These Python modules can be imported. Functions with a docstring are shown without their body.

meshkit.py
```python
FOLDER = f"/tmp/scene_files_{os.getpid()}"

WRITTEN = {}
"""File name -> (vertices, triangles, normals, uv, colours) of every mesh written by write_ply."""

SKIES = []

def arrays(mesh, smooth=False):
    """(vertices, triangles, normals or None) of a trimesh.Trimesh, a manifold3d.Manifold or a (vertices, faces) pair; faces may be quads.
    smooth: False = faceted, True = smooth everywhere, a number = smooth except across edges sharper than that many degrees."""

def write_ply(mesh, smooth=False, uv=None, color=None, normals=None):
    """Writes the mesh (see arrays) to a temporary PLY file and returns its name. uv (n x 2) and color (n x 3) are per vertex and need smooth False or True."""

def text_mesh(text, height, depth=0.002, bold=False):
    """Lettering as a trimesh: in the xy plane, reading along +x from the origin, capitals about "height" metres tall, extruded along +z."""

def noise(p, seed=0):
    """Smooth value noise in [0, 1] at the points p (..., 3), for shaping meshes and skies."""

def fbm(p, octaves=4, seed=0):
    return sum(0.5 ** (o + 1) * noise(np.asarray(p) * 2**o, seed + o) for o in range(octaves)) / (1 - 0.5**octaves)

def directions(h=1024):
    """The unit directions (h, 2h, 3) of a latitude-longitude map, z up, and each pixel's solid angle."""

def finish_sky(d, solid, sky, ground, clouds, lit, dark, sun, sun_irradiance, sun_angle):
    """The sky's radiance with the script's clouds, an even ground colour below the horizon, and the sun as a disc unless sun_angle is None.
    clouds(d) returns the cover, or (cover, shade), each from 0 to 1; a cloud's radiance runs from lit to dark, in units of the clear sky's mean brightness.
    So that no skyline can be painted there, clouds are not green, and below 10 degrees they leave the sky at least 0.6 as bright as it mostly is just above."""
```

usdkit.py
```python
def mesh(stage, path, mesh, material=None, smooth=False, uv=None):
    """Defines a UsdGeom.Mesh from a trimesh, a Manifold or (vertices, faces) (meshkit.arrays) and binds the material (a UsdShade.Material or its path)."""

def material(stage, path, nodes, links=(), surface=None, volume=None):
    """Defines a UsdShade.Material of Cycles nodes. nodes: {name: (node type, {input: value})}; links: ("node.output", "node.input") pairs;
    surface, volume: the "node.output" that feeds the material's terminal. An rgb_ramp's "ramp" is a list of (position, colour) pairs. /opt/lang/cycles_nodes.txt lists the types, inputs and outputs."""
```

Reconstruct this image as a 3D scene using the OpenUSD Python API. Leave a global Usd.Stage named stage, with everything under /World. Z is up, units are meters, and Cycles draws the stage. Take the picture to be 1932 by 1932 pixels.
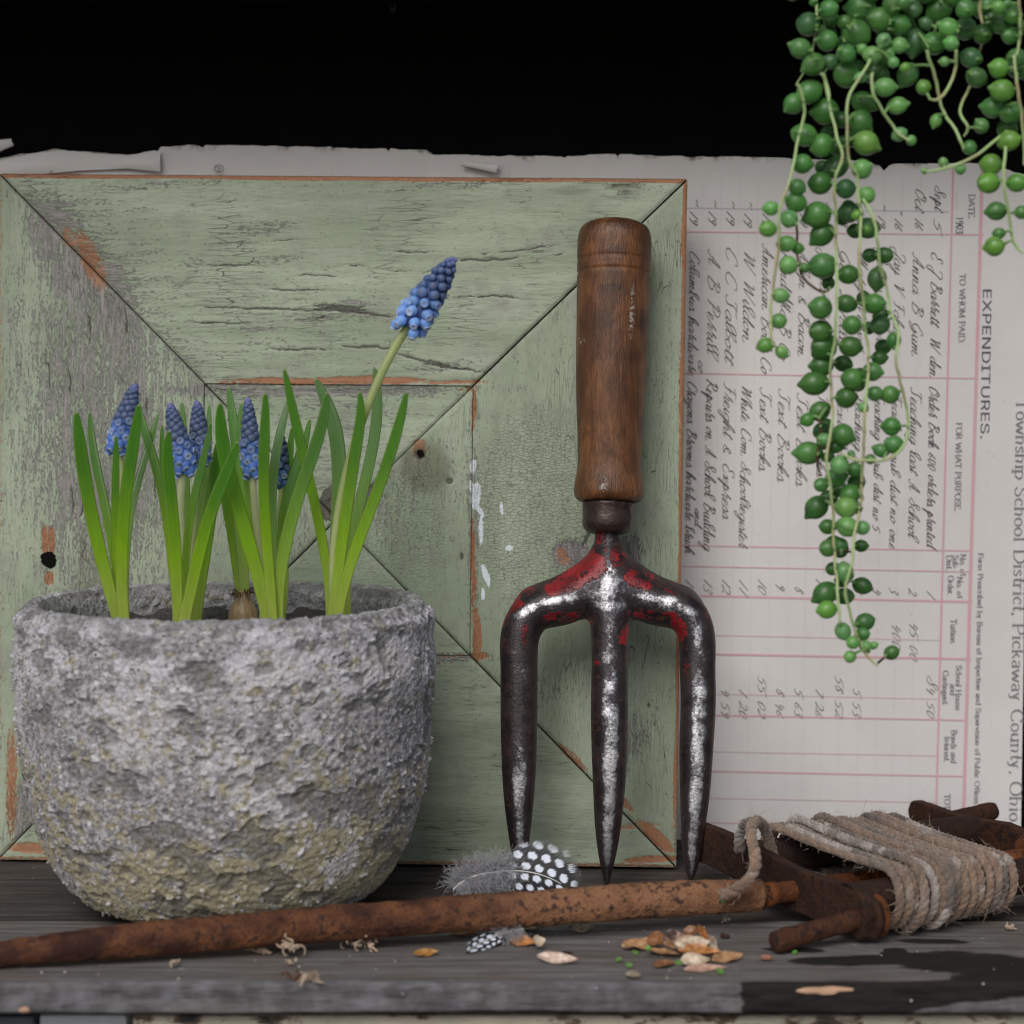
import math, random
import numpy as np
import trimesh
from scipy.interpolate import CubicSpline
import meshkit, usdkit
from meshkit import fbm, noise
from pxr import Usd, UsdGeom, UsdLux, UsdShade, Sdf, Gf, Vt

stage = Usd.Stage.CreateInMemory()
UsdGeom.SetStageUpAxis(stage, 'Z')
UsdGeom.SetStageMetersPerUnit(stage, 1.0)
W = UsdGeom.Xform.Define(stage, '/World')
stage.SetDefaultPrim(W.GetPrim())
rng = np.random.default_rng(7)
random.seed(7)

# ------------------------------------------------------------------ camera, light, exposure
PITCH = 3.6                      # degrees down
F = 4200.0                       # focal length in units of 1/1932 of the picture width
CAM = np.array([0.0, -1.0, 0.24])
EXPOSURE = 0.38
cam = UsdGeom.Camera.Define(stage, '/World/camera')
cam.AddTranslateOp().Set(Gf.Vec3d(*CAM))
cam.AddRotateXOp().Set(90 - PITCH)
cam.CreateHorizontalApertureAttr(36.0)
cam.CreateVerticalApertureAttr(36.0)
cam.CreateFocalLengthAttr(36.0 * F / 1932)
cam.CreateClippingRangeAttr(Gf.Vec2f(0.05, 50))
cam.CreateFStopAttr(8.0)
cam.CreateFocusDistanceAttr(1.035)
cam.CreateExposureAttr(EXPOSURE)

SUN_DIR = np.array([-0.22, -0.72, 0.66]); SUN_DIR /= np.linalg.norm(SUN_DIR)     # towards the bright part of the overcast
SKY_STRENGTH = 0.085
sun = UsdLux.DistantLight.Define(stage, '/World/sun')
sun.CreateIntensityAttr(0.40)
sun.CreateAngleAttr(34.0)
sun.CreateNormalizeAttr(True)
sun.CreateColorAttr(Gf.Vec3f(1.0, 0.98, 0.955))
_z = SUN_DIR
sun.AddRotateXYZOp().Set(Gf.Vec3f(math.degrees(math.acos(_z[2])), 0, math.degrees(math.atan2(_z[0], -_z[1]))))
usdkit.material(stage, '/World/Looks/overcast_sky', {
    's': ('sky_texture', {'sky_type': 'single_scattering', 'sun_disc': False, 'sun_elevation': float(math.asin(SUN_DIR[2])),
                          'sun_rotation': float(math.atan2(SUN_DIR[0], SUN_DIR[1])), 'aerosol_density': 2.0}),
    'h': ('hsv', {'saturation': 0.48, 'value': 1.0}),
    'b': ('background_shader', {'strength': SKY_STRENGTH})},
    [('s.color', 'h.color'), ('h.color', 'b.color')], surface='b.background')
dome = UsdLux.DomeLight.Define(stage, '/World/sky')
dome.CreateIntensityAttr(1.0)
UsdShade.MaterialBindingAPI.Apply(dome.GetPrim()).Bind(UsdShade.Material.Get(stage, '/World/Looks/overcast_sky'))
dome.GetPrim().SetCustomDataByKey('kind', 'structure')

# ------------------------------------------------------------------ projection helpers (lay a point on a real plane)
_t = math.radians(PITCH)
FWD, UP, RT = np.array([0, math.cos(_t), -math.sin(_t)]), np.array([0, math.sin(_t), math.cos(_t)]), np.array([1.0, 0, 0])

def ray(u, v):
    u, v = np.asarray(u, float)[..., None], np.asarray(v, float)[..., None]
    return FWD + (u - 966) / F * RT - (v - 966) / F * UP

def P(u, v, Y=0.0):
    d = ray(u, v)
    return CAM + d * ((np.asarray(Y, float) - CAM[1]) / d[..., 1])[..., None]

def G(u, v, z=0.0):
    d = ray(u, v)
    return CAM + d * ((z - CAM[2]) / d[..., 2])[..., None]

def R(u, v, o, n):
    d = ray(u, v)
    return CAM + d * (np.dot(o - CAM, n) / (d @ n))[..., None]

def proj(p):
    q = np.asarray(p, float) - CAM
    w = q @ FWD
    return np.stack([966 + F * (q @ RT) / w, 966 - F * (q @ UP) / w], -1)

# ------------------------------------------------------------------ scene helpers
_used = {}
def numbered(parent, name):
    k = _used.get((parent, name), -1) + 1
    _used[(parent, name)] = k
    return f'{parent}/{name}' if k == 0 else f'{parent}/{name}_{k:03d}'

class Node:
    def __init__(s, prim, loc): s.prim, s.loc, s.path = prim, np.asarray(loc, float), str(prim.GetPath())

def tag(prim, label=None, cat=None, group=None, kind=None):
    prim = prim.prim if isinstance(prim, Node) else prim
    for k, v in (('label', label), ('category', cat), ('group', group), ('kind', kind)):
        if v: prim.SetCustomDataByKey(k, v)

def thing(name, label, cat, loc=(0, 0, 0), group=None, kind=None):
    x = UsdGeom.Xform.Define(stage, numbered('/World', name))
    x.AddTranslateOp().Set(Gf.Vec3d(*map(float, loc)))
    tag(x.GetPrim(), label, cat, group, kind)
    return Node(x.GetPrim(), loc)

def part(parent, name, mesh, mat, smooth=True, col=None, msk=None, label=None, kind=None):
    """A mesh in world coordinates as ONE Mesh prim under parent (a Node, or None for /World)."""
    loc = parent.loc if parent else np.zeros(3)
    path = numbered(parent.path if parent else '/World', name)
    if isinstance(mesh, tuple):
        v, f = np.asarray(mesh[0], float), np.asarray(mesh[1], int)
    else:
        v, f = np.array(mesh.vertices), np.array(mesh.faces)
    m = usdkit.mesh(stage, path, (v - loc, f), M[mat].mat, smooth=smooth)
    api = UsdGeom.PrimvarsAPI(m)
    for nm, c in (('col', col), ('msk', msk)):
        if c is not None:
            c = np.broadcast_to(np.asarray(c, np.float32), (len(v), 3))
            api.CreatePrimvar(nm, Sdf.ValueTypeNames.Color3fArray, 'vertex').Set(Vt.Vec3fArray.FromNumpy(np.ascontiguousarray(c, dtype=np.float32)))
    tag(m.GetPrim(), label=label, kind=kind)
    return Node(m.GetPrim(), loc)

def hairs(parent, name, curves, width, mat, kind='stuff', col=None):
    """BasisCurves; curves: list of (n,3) world polylines, width: number or list of per-curve arrays."""
    loc = parent.loc if parent else np.zeros(3)
    c = UsdGeom.BasisCurves.Define(stage, numbered(parent.path if parent else '/World', name))
    c.CreateTypeAttr('linear')
    c.CreateCurveVertexCountsAttr(Vt.IntArray.FromNumpy(np.array([len(x) for x in curves], np.int32)))
    c.CreatePointsAttr(Vt.Vec3fArray.FromNumpy((np.vstack(curves) - loc).astype(np.float32)))
    if np.ndim(width) == 0:
        ws = np.concatenate([np.linspace(width, width * .35, len(x)) for x in curves])
    else:
        ws = np.concatenate(width)
    c.CreateWidthsAttr(Vt.FloatArray.FromNumpy(ws.astype(np.float32)))
    c.SetWidthsInterpolation('vertex')
    UsdShade.MaterialBindingAPI.Apply(c.GetPrim()).Bind(M[mat].mat)
    tag(c.GetPrim(), kind=kind)
    return Node(c.GetPrim(), loc)

# ------------------------------------------------------------------ geometry helpers
def spline(pts, n, closed=False):
    pts = np.asarray(pts, float)
    d = np.r_[0, np.cumsum(np.linalg.norm(np.diff(pts, axis=0), axis=1))]
    return CubicSpline(d / d[-1], pts)(np.linspace(0, 1, n))

def frames(p):
    t = np.gradient(p, axis=0)
    t /= np.maximum(np.linalg.norm(t, axis=1, keepdims=True), 1e-12)
    a = np.array([0, -1.0, 0]) if abs(t[0][1]) < .9 else np.array([1.0, 0, 0])
    n = np.zeros_like(p)
    a = a - t[0] * (a @ t[0]); a /= np.linalg.norm(a)
    n[0] = a
    for i in range(1, len(p)):
        a = a - t[i] * (a @ t[i]); a /= np.linalg.norm(a); n[i] = a
    return t, n, np.cross(t, n)

def grid_faces(nu, nv, wrap=False):
    """faces of an nu x nv vertex grid (index i*nv+j); wrap closes j."""
    i, j = np.meshgrid(np.arange(nu - 1), np.arange(nv if wrap else nv - 1), indexing='ij')
    j2 = (j + 1) % nv
    a, b, c, d = i * nv + j, i * nv + j2, (i + 1) * nv + j2, (i + 1) * nv + j
    q = np.stack([a, b, c, d], -1).reshape(-1, 4)
    return np.vstack([q[:, [0, 1, 2]], q[:, [0, 2, 3]]])

def section_sweep(p, sec, sx, sy, n=None, b=None, cap=True):
    """sweep closed section sec (k,2) along p with scales sx, sy per point."""
    t, n0, b0 = frames(p)
    n = n0 if n is None else n; b = b0 if b is None else b
    k = len(sec)
    v = p[:, None] + b[:, None] * (sec[None, :, :1] * np.asarray(sx)[:, None, None]) + n[:, None] * (sec[None, :, 1:] * np.asarray(sy)[:, None, None])
    v = v.reshape(-1, 3)
    f = grid_faces(len(p), k, True)
    if cap:
        m = len(v)
        v = np.vstack([v, p[:1], p[-1:]])
        j = np.arange(k); j2 = (j + 1) % k
        f = np.vstack([f, np.stack([np.full(k, m), j2, j], 1), np.stack([np.full(k, m + 1), m - k + j, m - k + j2], 1)])
    return v, f

def ring(k):
    a = np.linspace(0, 2 * np.pi, k, endpoint=False)
    return np.stack([np.cos(a), np.sin(a)], 1)

def tube(p, r, k=8):
    p = np.asarray(p, float)
    r = np.broadcast_to(np.asarray(r, float), (len(p),))
    return section_sweep(p, ring(k), r, r)

def join(ms):
    v, f, n = [], [], 0
    for m in ms:
        mv, mf = (m if isinstance(m, tuple) else (np.array(m.vertices), np.array(m.faces)))
        v.append(mv); f.append(np.asarray(mf) + n); n += len(mv)
    return np.vstack(v), np.vstack(f)

def lathe(prof, k, o=(0, 0, 0), axis=(0, 0, 1)):
    """prof (n,2) of (radius, height) about axis at o."""
    axis = np.asarray(axis, float); axis /= np.linalg.norm(axis)
    x = np.cross(axis, [0, 1, 0] if abs(axis[1]) < .9 else [1, 0, 0]); x /= np.linalg.norm(x)
    y = np.cross(axis, x)
    a = np.linspace(0, 2 * np.pi, k, endpoint=False)
    dirs = np.cos(a)[:, None] * x + np.sin(a)[:, None] * y
    prof = np.asarray(prof, float)
    v = np.asarray(o) + prof[:, None, 1:] * axis + prof[:, None, :1] * dirs[None]
    return v.reshape(-1, 3), grid_faces(len(prof), k, True)

def surface_nets(val, lo, h):
    """Mesh of the zero set of a sampled field (negative inside)."""
    s = val < 0
    nx, ny, nz = val.shape
    acc = np.zeros((nx - 1, ny - 1, nz - 1, 3)); cnt = np.zeros((nx - 1, ny - 1, nz - 1))
    cor = [(i, j, k) for i in (0, 1) for j in (0, 1) for k in (0, 1)]
    sl = lambda c: tuple(slice(c[a], val.shape[a] - 1 + c[a]) for a in range(3))
    for c in cor:
        for ax in range(3):
            if c[ax]: continue
            e = list(c); e[ax] = 1
            a, b = val[sl(c)], val[sl(e)]
            x = (a < 0) != (b < 0)
            t = np.where(x, a / np.where(x, a - b, 1), 0)
            cnt += x
            for q in range(3):
                acc[..., q] += x * (c[q] + (t if q == ax else 0))
    on = cnt > 0
    idx = -np.ones(on.shape, int); idx[on] = np.arange(on.sum())
    v = (np.argwhere(on) + acc[on] / cnt[on][:, None]) * h + np.asarray(lo)
    fs = []
    for ax in range(3):
        o1, o2 = [(1, 2), (2, 0), (0, 1)][ax]
        a = s.take(range(s.shape[ax] - 1), ax); b = s.take(range(1, s.shape[ax]), ax)
        e = np.argwhere(a != b)
        ok = (e[:, o1] > 0) & (e[:, o2] > 0) & (e[:, o1] < val.shape[o1] - 1) & (e[:, o2] < val.shape[o2] - 1)
        e = e[ok]
        inside = s[tuple(e.T)]
        def at(d1, d2):
            q = e.copy(); q[:, o1] += d1; q[:, o2] += d2
            return idx[tuple(q.T)]
        q = np.stack([at(-1, -1), at(0, -1), at(0, 0), at(-1, 0)], 1)
        q[~inside] = q[~inside][:, ::-1]
        fs.append(q)
    q = np.vstack(fs)
    return v, np.vstack([q[:, [0, 1, 2]], q[:, [0, 2, 3]]])

def capsule_field(X, pts, rad):
    """distance to a chain of rounded cones (approximate), X (...,3)"""
    best = None
    for (a, b, ra, rb) in zip(pts[:-1], pts[1:], rad[:-1], rad[1:]):
        ab = b - a
        t = np.clip(((X - a) @ ab) / (ab @ ab), 0, 1)
        d = np.linalg.norm(X - a - t[..., None] * ab, axis=-1) - (ra + (rb - ra) * t)
        best = d if best is None else np.minimum(best, d)
    return best

def smin(a, b, k):
    h = np.clip(.5 + .5 * (b - a) / k, 0, 1)
    return b + (a - b) * h - k * h * (1 - h)

def sstep(a, b, x):
    t = np.clip((x - a) / (b - a), 0, 1)
    return t * t * (3 - 2 * t)

# ------------------------------------------------------------------ material builder
M = {}
class Ref(str): pass
class Mat:
    def __init__(s, name): s.name, s.n, s.l = name, {}, []; M[name] = s
    def add(s, kind, out, **inp):
        nm = f'n{len(s.n)}'
        vals = {}
        for k, v in inp.items():
            if isinstance(v, Ref): s.l.append((str(v), f'{nm}.{k}'))
            else: vals[k] = v
        s.n[nm] = (kind, vals)
        return Ref(f'{nm}.{out}')
    def pos(s): return s.add('geometry', 'position')
    def obj(s): return s.add('texture_coordinate', 'object')
    def scale(s, vec, sc, rot=(0, 0, 0)): return s.add('mapping', 'vector', vector=vec, scale=sc, rotation=rot)
    def noise(s, vec, scale, detail=3, rough=.55, dist=0.0): return s.add('noise_texture', 'fac', vector=vec, scale=scale, detail=detail, roughness=rough, distortion=dist)
    def noisec(s, vec, scale, detail=3): return s.add('noise_texture', 'color', vector=vec, scale=scale, detail=detail)
    def voro(s, vec, scale, feature='f1', out='distance', rnd=1.0): return s.add('voronoi_texture', out, vector=vec, scale=scale, feature=feature, randomness=rnd)
    def ramp(s, fac, stops): return s.add('rgb_ramp', 'color', fac=fac, ramp=stops)
    def step(s, x, a, b): return s.add('map_range', 'result', range_type='smoothstep', value=x, from_min=a, from_max=b, to_min=0.0, to_max=1.0, clamp=True)
    def mix(s, fac, a, b, kind='mix'): return s.add('mix', 'color', mix_type=kind, fac=fac, color1=a, color2=b)
    def math(s, op, a, b=0.0, c=0.0): return s.add('math', 'value', math_type=op, value1=a, value2=b, value3=c)
    def attr(s, name):
        c = s.add('attribute', 'color', attribute=name)
        return c
    def rgb(s, c):
        r = s.add('separate_color', 'r', color=c); nm = r.split('.')[0]
        return r, Ref(nm + '.g'), Ref(nm + '.b')
    def bump(s, h, dist, strength=1.0): return s.add('bump', 'normal', height=h, distance=dist, strength=strength)
    def bsdf(s, **k): return s.add('principled_bsdf', 'BSDF', **k)
    def done(s, surf):
        s.mat = usdkit.material(stage, '/World/Looks/' + s.name, s.n, s.l, surface=str(surf))
        return s
# ------------------------------------------------------------------ materials
def simple(name, col, rough=.6, spec=.3, var=.25, scale=400, bump=0.0, **k):
    m = Mat(name); p = m.pos()
    n = m.noise(p, scale, 4)
    c = m.mix(n, tuple(x * (1 - var) for x in col), tuple(min(1, x * (1 + var)) for x in col))
    kw = dict(base_color=c, roughness=rough, specular_ior_level=spec, **k)
    if bump: kw['normal'] = m.bump(m.noise(p, scale * 1.7, 4), bump)
    return m.done(m.bsdf(**kw))

simple('black_board', (.0035, .0033, .0035), .9, .08, .6, 60)
simple('beam_wood', (.03, .018, .012), .85, .15, .6, 90, .0006)
simple('soil', (.095, .088, .082), .95, .1, .7, 500, .003)
simple('hole', (.006, .005, .004), .95, .05)
simple('pale_block', (.55, .58, .63), .6, .3, .1)
simple('slate_block', (.10, .11, .13), .7, .3, .2)
simple('grey_down', (.30, .295, .31), .9, .1, .35, 900)
simple('quill', (.62, .6, .58), .4, .4, .1)
simple('fibre', (.36, .27, .20), .9, .1, .4, 700)
simple('twig', (.10, .05, .03), .8, .2, .3)
simple('pale_root', (.45, .40, .33), .8, .2, .3, 800)

def shelf(name, lo, hi):
    m = Mat(name); p = m.pos()
    r, g, b = m.rgb(m.attr('msk'))
    gv = m.scale(p, (14, 260, 260))
    n1 = m.noise(gv, 1.0, 6, .62, .3)
    n2 = m.noise(m.scale(p, (40, 1400, 1400)), 1.0, 4, .6)
    n3 = m.noise(p, 26, 4)
    c = m.mix(m.step(n1, .3, .72), lo, hi)
    c = m.mix(m.math('MULTIPLY'.lower(), m.step(n2, .52, .68), .75), c, tuple(x * .38 for x in lo))
    c = m.mix(m.math('multiply', m.step(n3, .45, .68), .38), c, (.11, .078, .058))
    # painted grey front edge
    fn = m.noise(m.scale(p, (120, 400, 90)), 1.0, 5)
    fc = m.mix(m.step(fn, .35, .7), (.078, .075, .08), (.165, .162, .174))
    c = m.mix(b, c, fc)
    edge = m.noise(m.scale(p, (90, 330, 330)), 1.0, 5)
    st = m.step(m.math('add', r, m.math('multiply', m.math('subtract', edge, .5), 1.1)), .42, .58)
    c = m.mix(st, c, m.mix(edge, (.009, .008, .0075), (.028, .024, .022)))
    ch = m.step(m.math('add', g, m.math('multiply', m.math('subtract', edge, .5), .9)), .45, .55)
    c = m.mix(ch, c, (.52, .32, .21))
    # pale specks and grit
    v = m.voro(p, 210, 'f1')
    cell = m.voro(p, 210, 'f1', 'color'); cr, cg, cb = m.rgb(cell)
    sp = m.math('multiply', m.math('less_than', v, .09), m.math('greater_than', cr, .93))
    c = m.mix(sp, c, (.62, .62, .62))
    h = m.math('add', m.math('multiply', n1, .6), m.math('multiply', n2, .55))
    return m.done(m.bsdf(base_color=c, roughness=.75, specular_ior_level=.14, normal=m.bump(h, .0013)))
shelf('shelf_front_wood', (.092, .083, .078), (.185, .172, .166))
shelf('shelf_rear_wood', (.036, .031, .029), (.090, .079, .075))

m = Mat('peeling_cream'); p = m.pos()
n1 = m.noise(m.scale(p, (70, 300, 160)), 1.0, 6, .65)
c = m.mix(m.step(n1, .52, .57), (.50, .45, .36), m.mix(m.step(n1, .57, .66), (.14, .095, .06), (.02, .028, .026)))
m.done(m.bsdf(base_color=c, roughness=.7, normal=m.bump(n1, .002)))

# old ledger paper
m = Mat('ledger_paper'); p = m.pos()
n1 = m.noise(p, 30, 5); n2 = m.noise(p, 900, 3)
c = m.mix(n1, (.60, .567, .542), (.71, .68, .658))
c = m.mix(m.math('multiply', m.step(m.noise(p, 240, 4, .7), .66, .74), .35), c, (.36, .29, .22))
r, g, b = m.rgb(m.attr('msk'))
c = m.mix(m.math('multiply', r, m.step(m.noise(p, 330, 4), .35, .7)), c, (.13, .10, .08))
m.done(m.bsdf(base_color=c, roughness=.85, specular_ior_level=.15, normal=m.bump(n2, .00008)))
for nm, col in (('ink_black', (.070, .060, .058)), ('ink_faded', (.14, .12, .112)), ('ink_print', (.15, .145, .15)), ('ink_print_bold', (.075, .07, .085)),
                ('rule_pink', (.64, .33, .36)), ('rule_faint', (.63, .42, .43)), ('rule_blue', (.46, .48, .52)), ('rule_grid', (.60, .57, .545))):
    m = Mat(nm); p = m.pos(); n = m.noise(p, 1100, 4)
    f = m.step(n, .2, .75) if nm.startswith('ink') else m.math('add', m.math('multiply', m.step(n, .25, .7), .6), .25)
    m.done(m.bsdf(base_color=m.mix(f, tuple(.55 * x + .45 * .62 if not nm.startswith('ink') else x * 1.9 + .05 for x in col), col), roughness=.85, specular_ior_level=.1))

# flaking sage paint on boards; grain along x ('h') or along z ('v')
def paint(name, grain, wear0, base_a, base_b):
    m = Mat(name); p = m.pos()
    r, g, b = m.rgb(m.attr('msk'))
    wr, wg, wb = m.rgb(m.attr('col'))
    al = lambda a, c: m.scale(p, (a, c, c) if grain == 'h' else (c, c, a))
    big = m.noise(al(9, 40), 1.0, 4)
    streak = m.noise(al(38, 520), 1.0, 6, .66, .4)
    fine = m.noise(al(150, 1500), 1.0, 4, .6)
    chip = m.noise(al(420, 1300), 1.0, 5, .75)
    paintc = m.mix(m.step(big, .3, .7), base_a, base_b)
    paintc = m.mix(m.math('multiply', m.step(fine, .45, .8), .5), paintc, tuple(x * .62 for x in base_a))
    paintc = m.mix(m.math('multiply', m.step(m.noise(p, 70, 5), .5, .72), .42), paintc, (.20, .19, .165))
    paintc = m.mix(m.math('multiply', m.step(m.noise(al(60, 2200), 1.0, 5, .7), .58, .68), .55), paintc, (.13, .125, .115))
    paintc = m.mix(m.math('multiply', m.step(m.noise(p, 1000, 3, .6), .66, .72), .6), paintc, (.07, .065, .06))
    paintc = m.mix(m.math('multiply', m.step(m.noise(al(16, 120), 1.0, 5, .65), .55, .75), .45), paintc, (.30, .285, .27))
    # bare weathered wood under lost paint
    bare = m.mix(m.step(streak, .35, .65), (.125, .115, .112), (.25, .23, .222))
    wear = m.math('add', m.math('add', m.math('multiply', streak, .42), m.math('multiply', chip, .58)), m.math('multiply', r, .20))
    wf = m.math('maximum', m.step(wear, wear0, wear0 + .05), m.math('multiply', m.step(m.noise(p, 620, 5, .7), .64, .68), .7))
    c = m.mix(wf, paintc, bare)
    # fresh orange wood
    of = m.step(m.math('add', g, m.math('multiply', m.math('subtract', chip, .5), 1.5)), .46, .56)
    c = m.mix(of, c, m.mix(streak, (.20, .085, .04), (.36, .175, .095)))
    # hairline cracks along the grain
    ck = m.voro(al(30, 430), 1.0, 'distance_to_edge')
    ckm = m.noise(p, 32, 3)
    cf = m.math('multiply', m.math('less_than', ck, .013), m.step(ckm, .52, .66))
    # crackle glaze across the grain
    cx = m.voro(m.scale(p, (330, 330, 700)), 1.0, 'distance_to_edge')
    xf = m.math('multiply', m.math('less_than', cx, .035), m.step(wg, .3, .8))
    df = m.math('maximum', m.math('maximum', cf, m.math('multiply', xf, .6)), m.step(m.math('add', b, m.math('multiply', m.math('subtract', chip, .5), .8)), .45, .6))
    c = m.mix(m.math('multiply', df, .80), c, (.045, .038, .034))
    # white paint drips, brown damp stains
    c = m.mix(m.step(m.math('add', wr, m.math('multiply', m.math('subtract', chip, .5), 1.2)), .5, .6), c, (.60, .64, .68))
    c = m.mix(m.math('multiply', m.step(wb, .1, .9), .55), c, (.10, .085, .05))
    h = m.math('subtract', m.math('add', m.math('multiply', fine, .35), m.math('multiply', streak, .25)), m.math('add', m.math('multiply', wf, .45), m.math('multiply', df, .8)))
    return m.done(m.bsdf(base_color=c, roughness=.62, specular_ior_level=.28, normal=m.bump(h, .00042)))
SAGE_A, SAGE_B = (.222, .262, .182), (.318, .362, .268)
paint('sage_horizontal', 'h', .605, SAGE_A, SAGE_B)
paint('sage_vertical', 'v', .592, SAGE_A, SAGE_B)

# crusty stone-like pot
m = Mat('crusted_pot'); p = m.pos()
r, g, b = m.rgb(m.attr('msk'))
n1 = m.noise(p, 60, 6, .6); n2 = m.noise(p, 420, 6, .7); n3 = m.noise(p, 1100, 4, .6); n4 = m.noise(p, 190, 6, .68)
c = m.mix(m.step(n2, .33, .66), (.15, .143, .145), (.49, .47, .49))
c = m.mix(m.math('multiply', m.step(m.math('add', n4, m.math('multiply', g, .42)), .56, .68), .85), c, m.mix(n3, (.24, .205, .11), (.52, .46, .29)))
c = m.mix(m.math('multiply', m.step(m.math('add', m.noise(p, 120, 6, .72), m.math('multiply', r, .24)), .585, .665), .85), c, m.mix(n3, (.46, .44, .47), (.70, .68, .71)))
c = m.mix(m.math('multiply', m.step(n3, .60, .70), .7), c, (.60, .585, .59))
c = m.mix(m.math('multiply', m.step(n3, .43, .32), .9), c, (.05, .046, .044))
c = m.mix(m.math('multiply', m.step(m.noise(p, 250, 5, .65), .66, .70), .8), c, (.055, .055, .065))
for sc, lo_, hi_, keep in ((210, .16, .26, .80), (380, .10, .24, .72)):
    v = m.voro(p, sc, 'f1'); cr, cg, cb = m.rgb(m.voro(p, sc, 'f1', 'color'))
    on = m.math('greater_than', cr, keep)
    c = m.mix(m.math('multiply', m.math('multiply', on, m.step(v, hi_ + .06, hi_)), .8), c, (.66, .65, .67))
    c = m.mix(m.math('multiply', m.math('multiply', m.math('multiply', on, m.math('greater_than', cg, .5)), m.step(v, lo_ + .03, lo_)), .9), c, (.10, .095, .09))
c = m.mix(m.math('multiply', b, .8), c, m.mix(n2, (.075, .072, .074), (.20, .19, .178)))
m.done(m.bsdf(base_color=c, roughness=.85, specular_ior_level=.12, normal=m.bump(m.math('add', n2, m.math('multiply', n3, .6)), .0013)))

# leaves: col carries the blade's own colour from pale base to dark tip
m = Mat('leaf'); p = m.pos()
n = m.noise(p, 220, 3)
c = m.mix(.22, m.attr('col'), m.mix(n, (.02, .05, .01), (.25, .40, .05)), 'overlay')
a = m.bsdf(base_color=c, roughness=.33, specular_ior_level=.35, subsurface_weight=.3, subsurface_scale=.002, subsurface_radius=(.4, 1.0, .2),
           normal=m.bump(m.noise(p, 1500, 2), .00006))
m.done(a)
m = Mat('floret'); p = m.pos()
c = m.mix(m.math('multiply', m.noise(p, 900, 3), .22), m.attr('col'), (.22, .32, .60))
m.done(m.bsdf(base_color=c, roughness=.5, specular_ior_level=.25, subsurface_weight=.12, subsurface_scale=.001, subsurface_radius=(.4, .5, 1.0)))
m = Mat('bulb_skin'); p = m.pos()
n = m.noise(m.scale(p, (900, 900, 120)), 1.0, 4)
m.done(m.bsdf(base_color=m.mix(n, (.16, .075, .03), (.50, .36, .20)), roughness=.35, specular_ior_level=.5, normal=m.bump(n, .0003)))

# pearls: col = colour of the bead (dark window slit included)
m = Mat('pearl'); p = m.pos()
n = m.noise(p, 160, 2)
c = m.mix(.3, m.attr('col'), m.mix(n, (.02, .07, .02), (.2, .36, .08)))
m.done(m.bsdf(base_color=c, roughness=.38, specular_ior_level=.42, subsurface_weight=.2, subsurface_scale=.002, subsurface_radius=(.35, 1.0, .25)))
m = Mat('vine'); p = m.pos()
c = m.mix(m.step(m.noise(p, 60, 3), .45, .65), (.30, .42, .17), (.34, .30, .15))
m.done(m.bsdf(base_color=c, roughness=.5))

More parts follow.
